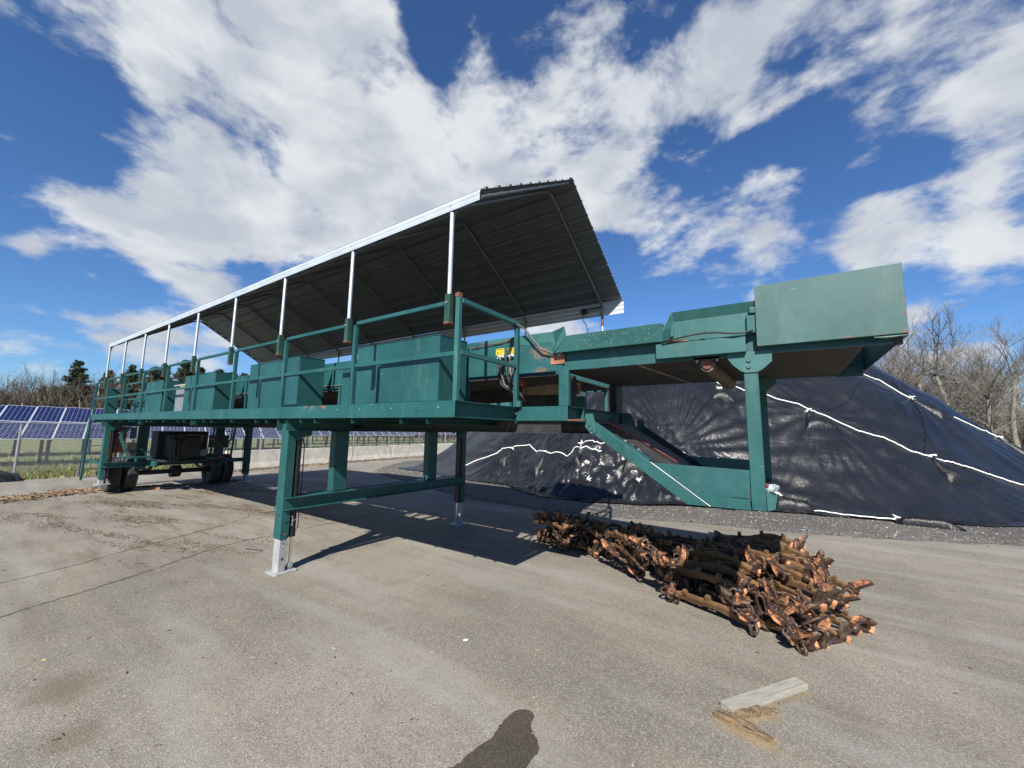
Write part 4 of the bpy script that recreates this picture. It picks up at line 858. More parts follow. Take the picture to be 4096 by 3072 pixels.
F = np.stack([idx[:-1, :-1][q], idx[1:, :-1][q], idx[1:, 1:][q], idx[:-1, 1:][q]], -1)
mb.v = V.tolist(); mb.f = [tuple(f) for f in F.tolist()]; mb.m = [0] * len(mb.f)
heap = mb.build('covered_heap', M_tarp, smooth=True); tag(heap, 'huge heap covered in black plastic sheeting and white ropes behind the machine', 'covered heap')
def hz(x, y): return mound_h(HG, x, y) + .035
def drape(pts, off=.012, step=.12, jit=.012, seed=0):
    rnd = random.Random(seed); out = []
    for i in range(len(pts) - 1):
        a, b_ = Vector(pts[i]), Vector(pts[i + 1]); n = max(1, int((b_ - a).length / step))
        for k in range(n):
            p = a.lerp(b_, k / n); px, py = p.x + rnd.uniform(-jit, jit), p.y + rnd.uniform(-jit, jit); out.append((px, py, hz(px, py) + off + rnd.uniform(0, .012)))
    p = pts[-1]; out.append((p[0], p[1], hz(*p) + off)); return out
ROPES = [
 ('long white rope across the middle of the black heap', [(.24, 13.22), (.62, 13.23), (.92, 13.13), (1.49, 13.17), (2.23, 13.11), (2.74, 13.04), (3.15, 12.96), (3.78, 12.97), (4.4, 12.86), (5.03, 12.99), (5.59, 12.98), (6.06, 13.1), (6.83, 13.46), (7.41, 13.76), (7.9, 14.04), (8.6, 14.5), (9.3, 15.2)]),
 ('upper white rope near the right shoulder of the black heap', [(3.6, 15.5), (4.9, 15.43), (5.46, 15.83), (6.16, 15.7), (6.63, 15.72), (7.19, 15.95), (8.04, 16.61), (8.44, 16.71), (9.3, 17.3)]),
 ('lowest white rope at the foot of the heap right of the trough', [(2.22, 10.48), (2.59, 10.47), (3.17, 10.31), (3.64, 10.37), (3.99, 10.31), (4.4, 10.23), (4.83, 10.38)]),
 ('white rope at the left end of the black heap under the deck', [(-9.08, 10.7), (-8.58, 10.88), (-7.86, 10.93), (-7.39, 11.11), (-6.82, 11.08), (-6.01, 11.03), (-4.68, 10.13)]),
 ('short level white rope over the crumpled sheeting', [(-4.68, 10.13), (-3.88, 9.85), (-3.05, 9.59), (-2.37, 9.72)]),
 ('upright white rope stub on the crumpled sheeting', [(-3.21, 9.99), (-3.13, 9.76), (-3.05, 9.59)]),
 ('white rope left of the inclined green arm', [(-3.2, 9.97), (-2.66, 9.84), (-2.11, 9.89), (-1.77, 10.02)]),
 ('white rope seen behind the inclined green arm', [(-1.35, 10.12), (-1.01, 10.21), (-.49, 10.41), (.01, 10.67)]),
 ('white rope seen just above the green trough', [(-.8, 10.53), (-.42, 10.55), (-.1, 10.52), (.27, 10.68), (1.72, 11.16)])]
for i, (lb, pts) in enumerate(ROPES):
    b = MB(); P_ = drape(pts, .022, .07, .008, i); r = .020 if i in (0, 1, 3, 4) else .016
    b.tube(P_, r, 6)
    o = b.build('rope', M_rope, smooth=True); tag(o, lb, 'rope', 'white ropes over the black heap')
# knots and hanging sandbags
M_bag, tB, bB = mat('black_sandbag_film'); bB.inputs['Base Color'].default_value = (.006, .006, .007, 1); bB.inputs['Roughness'].default_value = .42
tcn = tB.new('ShaderNodeTexCoord'); tB.link(tB.bump(tB.noise(tB.map(tcn.outputs['Object'], (9, 9, 2.5)), 2.0, 4, .6), .7, .03), bB.inputs['Normal'])
def pouch(x, y, wd, ht, label, sk=0.0, seed=0):
    rnd = random.Random(seed)
    # local slope frame
    e = .15; gx = (hz(x + e, y) - hz(x - e, y)) / (2 * e); gy = (hz(x, y + e) - hz(x, y - e)) / (2 * e)
    g = Vector((gx, gy)); 
    if g.length < .2: g = Vector((0, .6))
    dn = -g.normalized(); sd = Vector((-dn.y, dn.x)); 
    if sd.x < 0: sd = -sd
    n = 9; vs = []; fs = []
    ext = ht / math.sqrt(1 + min(g.length, 1.6) ** 2)
    for i in range(n):
        t = i / (n - 1); ww = wd * 1.2 * (.04 + .96 * t ** .8) / 2
        for j in range(n):
            u = (j / (n - 1)) * 2 - 1
            px = x + dn.x * ext * t + sd.x * (u * ww + sk * t); py = y + dn.y * ext * t + sd.y * (u * ww + sk * t)
            th = (1 - u * u) ** .5 * (.04 + .20 * t ** 2) * (1 if t < .97 else .35) + .015 * math.sin(5 * u + seed) * t
            vs.append((px - 0 * dn.x, py, hz(px, py) + th + .02 + rnd.uniform(-.006, .006)))
    for i in range(n - 1):
        for j in range(n - 1): a = i * n + j; fs.append((a, a + n, a + n + 1, a + 1))
    # sides closed down to the sheeting
    ring = [j for j in range(n)] + [(i + 1) * n - 1 for i in range(1, n)] + [(n - 1) * n + j for j in range(n - 2, -1, -1)] + [i * n for i in range(n - 2, 0, -1)]
    base = len(vs)
    for r_ in ring: p = vs[r_]; vs.append((p[0], p[1], hz(p[0], p[1]) - .02))
    m_ = len(ring)
    for k in range(m_): fs.append((ring[k], ring[(k + 1) % m_], base + (k + 1) % m_, base + k))
    rt = thing('sandbag', label, 'sandbag', (x, y, hz(x, y)), 'sandbags hanging from the ropes on the heap')
    b = MB(); b.add(vs, fs); b.build('bag', M_bag, rt, smooth=True)
    b = MB()
    for k in range(4):
        a = rnd.uniform(0, 6.28); c = Vector((x, y, hz(x, y) + .05)); d = Vector((math.cos(a) * .10, math.sin(a) * .05, rnd.uniform(-.02, .08)))
        b.tube([c - d, c + Vector((0, -.02, .03)), c + d], .016, 6)
    b.build('knot', M_rope, rt, smooth=True)
pouch(.77, 12.95, .62, .55, 'black sandbag seen just left of the mud-caked roller', .05, 1)
pouch(3.28, 12.9, .75, .75, 'black triangular sandbag right of the vertical support leg', .12, 2)
pouch(6.0, 13.1, .75, .85, 'black triangular sandbag in the middle of the right slope', .25, 3)
pouch(6.2, 15.7, .65, .9, 'black sandbag on the upper rope near the right shoulder', .45, 4)
pouch(8.3, 16.6, .6, .9, 'rightmost sandbag on the upper rope at the picture edge', .4, 5)
pouch(-4.7, 10.1, .65, .75, 'sandbag hanging at the junction of the two left ropes', -.1, 6)
pouch(-3.1, 9.65, .6, .7, 'sandbag hanging under the level rope on the crumpled sheeting', 0, 7)
pouch(-6.8, 11.0, .6, .95, 'leftmost sandbag, hanging beside the far front leg', -.2, 8)
pouch(-1.5, 9.9, .6, .6, 'sandbag on crumpled sheeting just left of the green arm', .1, 9)
pouch(2.4, 10.5, .75, .5, 'sandbag at the foot of the heap beside the trough end', .3, 10)
pouch(4.75, 10.40, .9, .35, 'flat sandbag at the end of the lowest rope', .5, 11)
for (x, y, lb) in ((-2.45, 8.9, 'white tied tuft of film on the crumpled black sheeting'), (-1.05, 9.35, 'white tied tuft of film nearest the green trough')):
    b = MB(); rnd = random.Random(int(x * 10))
    z = hz(x, y)
    for k in range(6):
        a = k; b.tube([(x, y, z), (x + .05 * math.cos(a), y - .08, z + .10), (x + .09 * math.cos(a * 1.7), y - .06, z + .2 * rnd.random())], [.02, .016, .008], 5)
    o = b.build('film_tuft', M_rope, smooth=True); tag(o, lb, 'film tuft')
# taped seams in the sheeting
M_seam = simple('black_seam_tape', (.006, .006, .008), .3)
for k_, pts in enumerate(([(4.9, 15.0), (4.62, 14.31), (4.47, 13.93), (3.93, 13.28), (3.4, 12.95)], [(5.9, 16.4), (6.16, 15.7), (6.22, 14.75), (6.1, 13.93), (5.86, 13.08)])):
    b = MB(); b.tube(drape(pts, .006, .1, 0, 3), .012, 5); o = b.build('seam', M_seam, heap)
# rubble-weighted loose edge at far left + plastic lump by the verge
b = MB(); n = 14; vs = []; fs = []
for i in range(n):
    for j in range(n):
        u, v_ = i / (n - 1) * 2 - 1, j / (n - 1) * 2 - 1; r = max(0, 1 - (u * u + v_ * v_)); x, y = -20.3 + u * .7, -1.25 + v_ * .55
        vs.append((x, y, .34 * r ** .5 * (.25 + 1.5 * float(fbm(np.array(x * 4.0), np.array(y * 4.0), 3, 6))) if r > 0 else 0.002))
for i in range(n - 1):
    for j in range(n - 1): a = i * n + j; fs.append((a, a + n, a + n + 1, a + 1))
b.add(vs, fs); tag(b.build('plastic_bag', M_bag, smooth=True), 'crumpled black plastic bag at the left edge by the grass', 'plastic bag')
# ================================================================== concrete barriers
M_conc, tC, bC = mat('weathered_concrete'); tcn = tC.new('ShaderNodeTexCoord'); vC = tcn.outputs['Object']
cc = tC.mix(tC.mr(tC.noise(vC, 1.6, 6, .65), .35, .65), (.44, .415, .35), (.58, .545, .46))
cc = tC.mix(tC.math('MULTIPLY', tC.mr(tC.noise(tC.map(vC, (3, 3, .6)), 3, 5, .7), .50, .70), .45), cc, (.23, .215, .185))
cc = tC.mix(tC.mr(tC.noise(vC, 5, 7, .75), .66, .70), cc, (.62, .60, .54)); tC.link(cc, bC.inputs['Base Color']); bC.inputs['Roughness'].default_value = .9
tC.link(tC.bump(tC.noise(vC, 12, 6, .7), .5, .02), bC.inputs['Normal'])
bd = Vector((-.155, .988, 0)); bn_ = Vector((.988, .155, 0))
def barrier(p0, L, label, seed, crackat=None):
    rnd = random.Random(seed)
    prof = [(.0, 0), (.0, .075), (-.10, .33), (-.23, .90), (-.39, .90), (-.52, .33), (-.62, .075), (-.62, 0)]
    n = 12; vs = []; fs = []; m_ = len(prof)
    for i in range(n + 1):
        t = i / n * L
        for k, (o_, z) in enumerate(prof):
            e = .012 if 0 < i < n else .03
            p = p0 + bd * t + bn_ * (o_ + rnd.uniform(-e, e) * .5); vs.append((p.x, p.y, z + (rnd.uniform(-e, e) * .4 if z > 0 else 0)))
    for i in range(n):
        for k in range(m_ - 1): fs.append((i * m_ + k, (i + 1) * m_ + k, (i + 1) * m_ + k + 1, i * m_ + k + 1))
    fs.append(tuple(range(m_))[::-1]); fs.append(tuple(n * m_ + k for k in range(m_)))
    b = MB(); b.add(vs, fs); o = b.build('concrete_barrier', M_conc, bevel=.012); tag(o, label, 'barrier', 'concrete barriers along the fence')
    if crackat is not None:
        b = MB(); pts = []
        for k in range(12):
            z = .86 - k * .075; off = -.23 + (.90 - z) / .57 * .13 if z > .33 else -.10 + (.33 - z) / .255 * .10
            p = p0 + bd * (crackat - k * .03 + rnd.uniform(-.025, .025)) + bn_ * (min(off, 0) + .004); pts.append((p.x, p.y, max(z, .05)))
        b.tube(pts, .007, 4); b.build('crack', M_crack, o)
    return o
p = Vector((-18.45, 5.15, 0)); bl = ['concrete barrier nearest the truck wheels, its end in shadow', 'cracked concrete barrier seen between the front legs', 'concrete barrier just right of the cracked one', 'concrete barrier seen beside the far inner column', 'concrete barrier close to the black heap', 'farthest concrete barrier, partly hidden by the heap']
for k in range(6): barrier(p + bd * (k * 3.62), 3.58, bl[k], k, {1: 2.1, 3: None}.get(k))
# ================================================================== chain link fence
M_wire = simple('galvanised_wire', (.30, .32, .33), .6, .3)
F0 = Vector((-23.2, -.67, 0)); fd = Vector((.035, 1, 0)).normalized(); Hf = 2.04
fence = thing('chain_link_fence', 'galvanised chain link fence between the yard and the solar panels', 'fence', tuple(F0))
posts = [-3 - 3.0, -3.0, 0.0] + [3.0 * k for k in range(1, 22)]
for s in posts:
    p = F0 + fd * s; b = MB(); b.tube([(p.x, p.y, -.02), (p.x, p.y, Hf + .03)], .038 if s == 0 else .03, 10); b.build('post', M_galvold, fence)
b = MB(); a_, c_ = F0 + fd * -6, F0 + fd * 63; b.tube([(a_.x + .04, a_.y, Hf), (c_.x + .04, c_.y, Hf)], .02, 8); b.build('top_rail', M_galvold, fence)
b = MB(); h = Hf - .06; S0, S1 = -6.0, 63.0; r = .003; sp = .105; s = S0 - h
while s < S1:
    for sg in (0, 1):
        a, e = s, s + h; za, ze = (.03, .03 + h) if sg == 0 else (.03 + h, .03)
        if e <= S0 or a >= S1: continue
        if a < S0: za = za + (ze - za) * (S0 - a) / h; a = S0
        if e > S1: ze = za + (ze - za) * (S1 - a) / (e - a) if e != a else ze; e = S1
        p, q_ = F0 + fd * a, F0 + fd * e
        b.tube([(p.x + .045 + sg * .006, p.y, za), (q_.x + .045 + sg * .006, q_.y, ze)], r, 3, False)
    s += sp
wm = b.build('wire_mesh', M_wire, fence); wm['kind'] = 'stuff'
# ================================================================== solar tables
M_pan, tP, bP = mat('solar_glass'); tcn = tP.new('ShaderNodeTexCoord'); vP = tcn.outputs['Object']
sepP = tP.new('ShaderNodeSeparateXYZ'); tP.link(vP, sepP.inputs[0])
def lines(coord, per, wdt): 
    fr = tP.math('FRACT', tP.math('DIVIDE', coord, per)); return tP.math('LESS_THAN', tP.math('ABSOLUTE', tP.math('SUBTRACT', fr, .5)), wdt / per / 2)
busx = lines(tP.math('ADD', sepP.outputs[1], .5 + .0825), .165, .012); cell = lines(tP.math('ADD', sepP.outputs[0], .0825), .165, .006)
pc = tP.mix(tP.mr(tP.noise(vP, 3, 3, .5), .35, .65), (.003, .007, .040), (.007, .014, .070))
pc = tP.mix(tP.math('MULTIPLY', busx, .55), pc, (.35, .38, .46)); pc = tP.mix(tP.math('MULTIPLY', cell, .25), pc, (.25, .28, .38))
tP.link(pc, bP.inputs['Base Color']); bP.inputs['Roughness'].default_value = .22; bP.inputs['Specular IOR Level'].default_value = .18
M_alu = simple('aluminium_frame', (.62, .64, .66), .4, .5, var=.05)
# one panel: local x up-slope (1.97), local y width (1.0)
b = MB(); b.box(.03, 1.93, -.465, .465, -.02, .004, 0); b.box(0, .03, -.495, .495, -.03, .012, 1); b.box(1.93, 1.96, -.495, .495, -.03, .012, 1); b.box(.03, 1.93, -.495, -.465, -.03, .012, 1); b.box(.03, 1.93, .465, .495, -.03, .012, 1)
PANEL = b.mesh('solar_panel', [M_pan, M_alu])
def solar_table(x0, y0, nrow, zb, label, rd=Vector((.10, .995, 0)), skew=.20, panels=True):
    tilt = R_(24.5); up = Vector((-math.cos(tilt), 0, math.sin(tilt)))
    root_ = thing('solar_table', label, 'solar panels', (x0, y0, zb), 'rows of solar panels in the field')
    xl = (Vector((-math.cos(tilt) , skew, math.sin(tilt)))).normalized(); yl = rd.normalized(); 
    # keep the panel rectangular: make the across axis square to the slope axis
    zl = xl.cross(-yl).normalized()
    if zl.z < 0: zl = -zl
    yl2 = zl.cross(xl).normalized()
    if yl2.y < 0: yl2 = -yl2
    for k in range(nrow):
        for r_ in range(2):
            p = Vector((x0, y0, zb)) + rd * (k * 1.0) + xl * (r_ * 1.985) + Vector((0, 0, 0))
            o = bpy.data.objects.new('panel', PANEL); col.objects.link(o); o.parent = root_; o.matrix_parent_inverse = Matrix.Translation((-x0, -y0, -zb))
            o.matrix_world = Matrix(((xl.x, yl2.x, zl.x, p.x), (xl.y, yl2.y, zl.y, p.y), (xl.z, yl2.z, zl.z, p.z), (0, 0, 0, 1)))
            o.matrix_basis = Matrix(((xl.x, yl2.x, zl.x, p.x), (xl.y, yl2.y, zl.y, p.y), (xl.z, yl2.z, zl.z, p.z), (0, 0, 0, 1)))
    for k in range(0, nrow, 3):
        p = Vector((x0, y0, 0)) + rd * (k + .5)
        for dx, zz in ((-.7, zb + .18), (-2.7, zb + 1.05)):
            b = MB(); b.box(p.x + dx - .06, p.x + dx + .06, p.y - .06, p.y + .06, -.02, zz); b.build('table_post', M_pipe2, root_)
        b = MB(); b.bar((p.x - .1, p.y, zb - .08), (p.x - 3.3, p.y + .2, zb + 1.38), .06, .08); b.build('rafter', M_pipe2, root_)
    for dx in (.5, 1.5, 2.5, 3.5):
        a = Vector((x0, y0, zb - .05)) + xl * dx; e = a + rd * (nrow - 1); b = MB(); b.bar(a - rd * .4, e + rd * .4, .05, .05); b.build('purlin', M_pipe2, root_)
M_pipe2 = simple('rack_steel', (.06, .062, .064), .6, .2)
solar_table(-26.75, -5.9, 17, 1.30, 'nearest row of blue solar panels behind the left fence', Vector((.10, .995, 0)))
solar_table(-36.5, 9, 22, 1.30, 'second row of solar panels seen under the deck beyond the fence')
solar_table(-46, 18, 34, 1.35, 'third row of solar panels farther into the field')
solar_table(-57, 26, 44, 1.4, 'farthest row of solar panels near the trees')
solar_table(-36, -6, 12, 1.35, 'row of solar panels hidden behind the nearest one')
# ================================================================== trees
def perp(v):
    a = Vector((0, 0, 1)) if abs(v.z) < .8 else Vector((1, 0, 0)); return v.cross(a).normalized()
def bare_tree(seed, H, fine=True):
    rnd = random.Random(seed); trunk = MB(); crown = MB()
    lean = Vector((rnd.uniform(-.08, .08), rnd.uniform(-.08, .08), 1)); ht = H * rnd.uniform(.45, .6)
    P = []; r0 = .019 * H; n = 7; p = Vector((0, 0, -.1)); d = lean.normalized()
    for i in range(n + 1):
        P.append(p.copy()); d = (d + Vector((rnd.uniform(-.10, .10), rnd.uniform(-.10, .10), .05))).normalized(); p = p + d * (ht / n)
    rr = [r0 * (1.25 if i == 0 else 1 - .45 * i / n) for i in range(n + 1)]
    trunk.tube(P, rr, 8)
    def grow(p, d, L, r, lvl):
        n = 4 if lvl < 3 else 3; pts = [p.copy()]; rs = [r]
        q = p.copy(); dd = d.copy(); cs = []
        for i in range(n):
            k = .22 if lvl < 3 else .3
            dd = (dd + Vector((rnd.uniform(-k, k), rnd.uniform(-k, k), rnd.uniform(-k * .5, k) + .06))).normalized(); q = q + dd * (L / n); pts.append(q.copy()); rs.append(r * (1 - .75 * (i + 1) / n)); cs.append((q.copy(), dd.copy(), rs[-1]))
        crown.tube(pts, rs, 5 if lvl == 1 else 3, False)
        if lvl >= (4 if fine else 3): return
        nb = (3, 5, 6, 4)[min(lvl, 3)] if fine else 4
        for k in range(nb + 1):
            i = rnd.randrange(0, n) if k else n - 1; c, cd, cr = cs[i]
            ax = perp(cd); ax.rotate(Matrix.Rotation(rnd.uniform(0, 6.28), 3, cd)); nd = (cd * rnd.uniform(.5, 1.1) + ax * rnd.uniform(.5, .95)).normalized()
            c2 = c - cd * (L / n) * rnd.random() if k else c
            grow(c2, nd, L * rnd.uniform(.42, .68), max(r * .46, .0075 if fine else .016), lvl + 1)
    nl = rnd.randint(6, 9)
    for k in range(nl):
        i = rnd.randint(3, n) if k > 2 else n; c = P[i]; a = rnd.uniform(0, 6.28) if k > 2 else k * 2.1 + rnd.uniform(-.4, .4)
        f = (i / n); e = rnd.uniform(.35, .9) if k > 2 else rnd.uniform(1.0, 2.2)
        d0 = Vector((math.cos(a), math.sin(a), e)).normalized(); grow(c, d0, H * rnd.uniform(.24, .40) * (1 if k < 4 else .75), rr[i] * (.72 if k < 3 else .45), 1)
    return trunk, crown
def pine_tree(seed, H):
    rnd = random.Random(seed); trunk = MB(); crown = MB()
    trunk.tube([(0, 0, -.1), (.05, 0, H * .4), (0, .08, H * .75), (0, 0, H)], [.018 * H, .013 * H, .008 * H, .002 * H], 7)
    z = H * rnd.uniform(.18, .30)
    while z < H * .985:
        f = z / H; reach = H * .25 * (1 - f) ** .65 * rnd.uniform(.6, 1.2) + .35
        for k in range(rnd.randint(4, 6)):
            if f < .45 and rnd.random() < .25: continue
            a = rnd.uniform(0, 6.28); L = reach * rnd.uniform(.55, 1.25); d = Vector((math.cos(a), math.sin(a), 0)); s = Vector((-d.y, d.x, 0))
            up = rnd.uniform(-.12, .28); tip = Vector((0, 0, z)) + d * L + Vector((0, 0, L * up)); crown.tube([(0, 0, z), tuple(Vector((0, 0, z)) + d * L * .5 + Vector((0, 0, -.03 * L))), tuple(tip)], [.03, .02, .008], 3, False, 1)
            nc = int(34 + L * 40)
            for j in range(nc):
                t = rnd.uniform(.28, 1.08); c = Vector((0, 0, z + L * up * t)) + d * L * t + s * rnd.gauss(0, .16 * L * (1.15 - t) + .16) + Vector((0, 0, rnd.gauss(0, .20)))
                sz = rnd.uniform(.16, .36); q = Vector((rnd.uniform(-1, 1), rnd.uniform(-1, 1), rnd.uniform(-.1, .6))).normalized() * sz; w_ = Vector((rnd.uniform(-1, 1), rnd.uniform(-1, 1), rnd.uniform(-.3, .3))).normalized() * sz * .55
                crown.add([c - q * .5 - w_, c - q * .5 + w_, c + q], [(0, 1, 2)], 0)
        z += H * rnd.uniform(.016, .034)
    return trunk, crown
M_bark = simple('grey_brown_bark', (.185, .165, .135), .9, var=.35, scale=2); M_twig = simple('pale_twigs', (.135, .120, .100), .9, var=.3, scale=.6)
M_twig_far = simple('brown_far_twigs', (.078, .062, .047), .9, var=.35, scale=.3)
M_pbark = simple('pine_bark', (.075, .060, .048), .9); M_needle = simple('pine_needles', (.046, .062, .026), .8, var=.4, scale=1.2)
def meshes(tc_, m1, m2): return (tc_[0].mesh('trunk', m1, True), tc_[1].mesh('crown', m2))
near_v = [meshes(bare_tree(20 + k, 15, True), M_bark, M_twig) for k in range(5)]
far_v = [meshes(bare_tree(50 + k, 12, False), M_bark, M_twig_far) for k in range(4)]
pine_v = [meshes(pine_tree(70 + k, 16), M_pbark, [M_needle, M_pbark]) for k in range(4)]
C0 = Vector((2.667, -2.905)); Fh = Vector((-.5654, .8248)); Rh = Vector((.8248, .5654))
def ground_at(px, D): p = C0 + Fh * D + Rh * ((px - 2048) / 1595.0 * D); return p.x, p.y
def place(var, name, label, cat, x, y, sc, rot, group):
    t = thing(name, label, cat, (x, y, 0), group); t.scale = (sc, sc, sc * 1.0); t.rotation_euler = (0, 0, rot)
    for nm, me in (('trunk', var[0]), ('crown', var[1])):
        o = bpy.data.objects.new(nm, me); col.objects.link(o); o.parent = t
rnd = random.Random(99)
# right hand wood, seen over and beside the heap
big = [(3850, 50, 17.6, 'tallest bare tree right of the discharge hood, rising over its neighbours'), (3690, 52, 16.2, 'bare tree with a forked crown just left of the tallest one'), (3560, 49, 14.8, 'bare tree nearest the green discharge hood'), (4060, 50, 16.0, 'bare tree at the right picture edge with spreading limbs'), (3960, 46, 13.6, 'slim bare tree between the tallest one and the picture edge')]
for i, (px, D, H, lb) in enumerate(big):
    x, y = ground_at(px, D); place(near_v[i % 5], 'bare_tree', lb, 'tree', x, y, H / 15 * 1.05, rnd.uniform(0, 6.28), 'bare trees of the right hand wood')
for i in range(74):
    px = rnd.uniform(3330, 4900); D = rnd.uniform(50, 82); H = rnd.uniform(10.5, 15.0) * (1 + (D - 50) * .006) * (.84 if px < 3560 else 1)
    x, y = ground_at(px, D); place(near_v[rnd.randrange(5)], 'bare_tree', 'one of many leafless grey trees crowding the wood behind the heap', 'tree', x, y, H / 15, rnd.uniform(0, 6.28), 'crowded bare trees behind the heap')
# left tree line beyond the solar field
pines = [(298, 100, 17.6, 'big broad pine standing alone at the far left'), (425, 103, 16.0, 'pine seen just left of the first canopy post'), (516, 98, 16.6, 'pine between the second and third canopy posts'), (603, 104, 17.2, 'slim pine behind the third canopy post'), (650, 106, 17.8, 'pine rising left of the fourth canopy post'), (725, 100, 18.6, 'tall pine right of the fourth canopy post'), (790, 102, 17.0, 'pine behind the fifth canopy post'), (862, 104, 16.8, 'rounded pine between the fifth and sixth canopy posts'), (922, 101, 15.6, 'small pine left of the sixth canopy post'), (968, 104, 16.0, 'pine behind the sixth canopy post'), (165, 112, 12.5, 'low dark pine among the bare trees at the far left'), (215, 110, 12.2, 'low rounded pine left of the big broad pine'), (1040, 108, 15, 'pine showing over the second bin')]
for i, (px, D, H, lb) in enumerate(pines):
    x, y = ground_at(px, D); place(pine_v[i % 4], 'pine_tree', lb, 'tree', x, y, H / 16, rnd.uniform(0, 6.28), 'pines beyond the solar field')
for i in range(170):
    px = rnd.uniform(-350, 1900); D = rnd.uniform(92, 118); H = rnd.uniform(11.5, 15)
    x, y = ground_at(px, D); place(far_v[rnd.randrange(4)], 'bare_tree', 'one of many leafless brown trees in the line beyond the solar field', 'tree', x, y, H / 12, rnd.uniform(0, 6.28), 'bare trees beyond the solar field')
# undergrowth: dense brush filling the feet of both woods
def brush(name, area, n, hmax, wd, m, label, seed):
    rnd = random.Random(seed); b = MB()
    for k in range(n):
        px = rnd.uniform(area[0], area[1]); D = rnd.uniform(area[2], area[3]); x, y = ground_at(px, D); h = hmax * rnd.random() ** .8 * (.6 + .8 * float(fbm(np.array(x * .08), np.array(y * .08), 3, 14))); z0 = rnd.uniform(0, hmax * .45) if rnd.random() < .5 else 0
        a = rnd.uniform(0, 6.28); dx, dy = math.cos(a) * wd, math.sin(a) * wd; l = h * .35
        b.add([(x - dx, y - dy, z0), (x + dx, y + dy, z0), (x + rnd.uniform(-l, l), y + rnd.uniform(-l, l), z0 + h * .8)], [(0, 1, 2)])
    o = b.build(name, m); o['kind'] = 'stuff'; tag(o, label, 'brush'); return o
brush('undergrowth', (-500, 2100, 96, 130), 60000, 11.5, .12, M_twig_far, 'dense brown undergrowth at the foot of the far left tree line', 1)
brush('undergrowth', (3250, 5000, 62, 95), 26000, 8.0, .05, M_twig, 'dense pale brush filling the right hand wood between the trunks', 2)
# ================================================================== rusty chain tracks
M_tbar = simple('brown_rusted_bar', (.125, .066, .027), .75, .1, var=.5, scale=9, bump=.5, bscale=50)
M_tdark = simple('dark_worn_link', (.060, .036, .026), .5, .35, var=.6, scale=18, bump=.4, bscale=60)
M_clay, tK, bK = mat('dried_orange_clay'); tcn = tK.new('ShaderNodeTexCoord'); vK = tcn.outputs['Object']
kn = tK.noise(vK, 22, 6, .7); tK.link(tK.mix(tK.mr(kn, .42, .58), (.085, .038, .018), (.50, .215, .10)), bK.inputs['Base Color']); bK.inputs['Roughness'].default_value = .9
tK.link(tK.bump(kn, .8, .01), bK.inputs['Normal'])
def bar_mesh(seed):
    rnd = random.Random(seed); L = .80; n = 12; b = MB(); bow = rnd.uniform(.05, .09)
    rings = []
    for i in range(n + 1):
        u = i / n * 2 - 1; x = u * L / 2; z = bow * (1 - u * u) + .012 * math.sin(u * 5); w = .020 + .006 * abs(u) ** 6; h = .036 + .010 * abs(u) ** 4 + .006 * math.sin(u * 7 + seed)
        y = .010 * math.sin(u * 3 + seed)
        rings.append([(x, y - w, z - h), (x, y - w * 1.05, z + h * .5), (x, y - w * .6, z + h), (x, y + w * .6, z + h), (x, y + w * 1.05, z + h * .5), (x, y + w, z - h)])
    vs = [p for r in rings for p in r]; fs = []
    for i in range(n):
        for k in range(6): fs.append((i * 6 + k, (i + 1) * 6 + k, (i + 1) * 6 + (k + 1) % 6, i * 6 + (k + 1) % 6))
    fs.append(tuple(range(6))); fs.append(tuple(n * 6 + k for k in range(6))[::-1]); b.add(vs, fs)
    for u in (-.55, .05, .6):
        x = u * L / 2; z = bow * (1 - u * u); b.prism([(x - .022, -.020, z + .030), (x + .022, -.020, z + .030), (x + .018, -.017, z + .078), (x - .018, -.017, z + .078)], (0, .038, 0))
    return b.mesh('bar', M_tbar, False)
def hook_mesh(seed):
    """side support: rounded tongue, hollow clay-caked face, dark ribbed back, hub with an eye"""
    rnd = random.Random(seed); b = MB(); n = 8; H = .122 + rnd.uniform(-.018, .018)
    fr = []; bk = []
    for i in range(n + 1):
        t = i / n; z = .02 + t * H; w = .037 * math.sqrt(max(0.32, 1 - max(0, t - .70) ** 2 / .095)) * (.85 + .15 * math.sin(t * 4 + seed)); c = .030 * t * t
        for j in range(5):
            u = j / 4 * 2 - 1; fr.append((u * w, c - .004 - .020 * u * u, z)); bk.append((u * w * 1.18, c + .036 - .030 * u * u, z + (.008 if i == n else 0)))
    m_ = 5; fs = []
    for i in range(n):
        for j in range(4): a = i * m_ + j; fs.append((a, a + 1, a + m_ + 1, a + m_))
    b.add(fr, fs, 0); b.add(bk, [f[::-1] for f in fs], 1)
    N = len(fr)
    edge = [j for j in range(5)] + [(i + 1) * 5 - 1 for i in range(1, n + 1)] + [n * 5 + j for j in (3, 2, 1, 0)] + [i * 5 for i in range(n - 1, 0, -1)]
    base = 0; b.add([fr[e] for e in edge] + [bk[e] for e in edge], [(k, (k + 1) % len(edge), len(edge) + (k + 1) % len(edge), len(edge) + k)[::-1] for k in range(len(edge))], 1)
    b.tube([(-.052, .006, .012), (-.040, .006, .012), (.040, .006, .012), (.052, .006, .012)], [.018, .033, .033, .018], 10, True, 1)
    b.prism([(-.034, -.016, .01), (.034, -.016, .01), (.030, -.004, .055), (-.030, -.004, .055)], (0, .022, 0), 0)
    b.prism([(-.03, .03, -.035), (.03, .03, -.035), (.028, .03, .02), (-.028, .03, .02)], (0, .035, 0), 0)
    return b.mesh('hook', [M_clay, M_tdark], False)
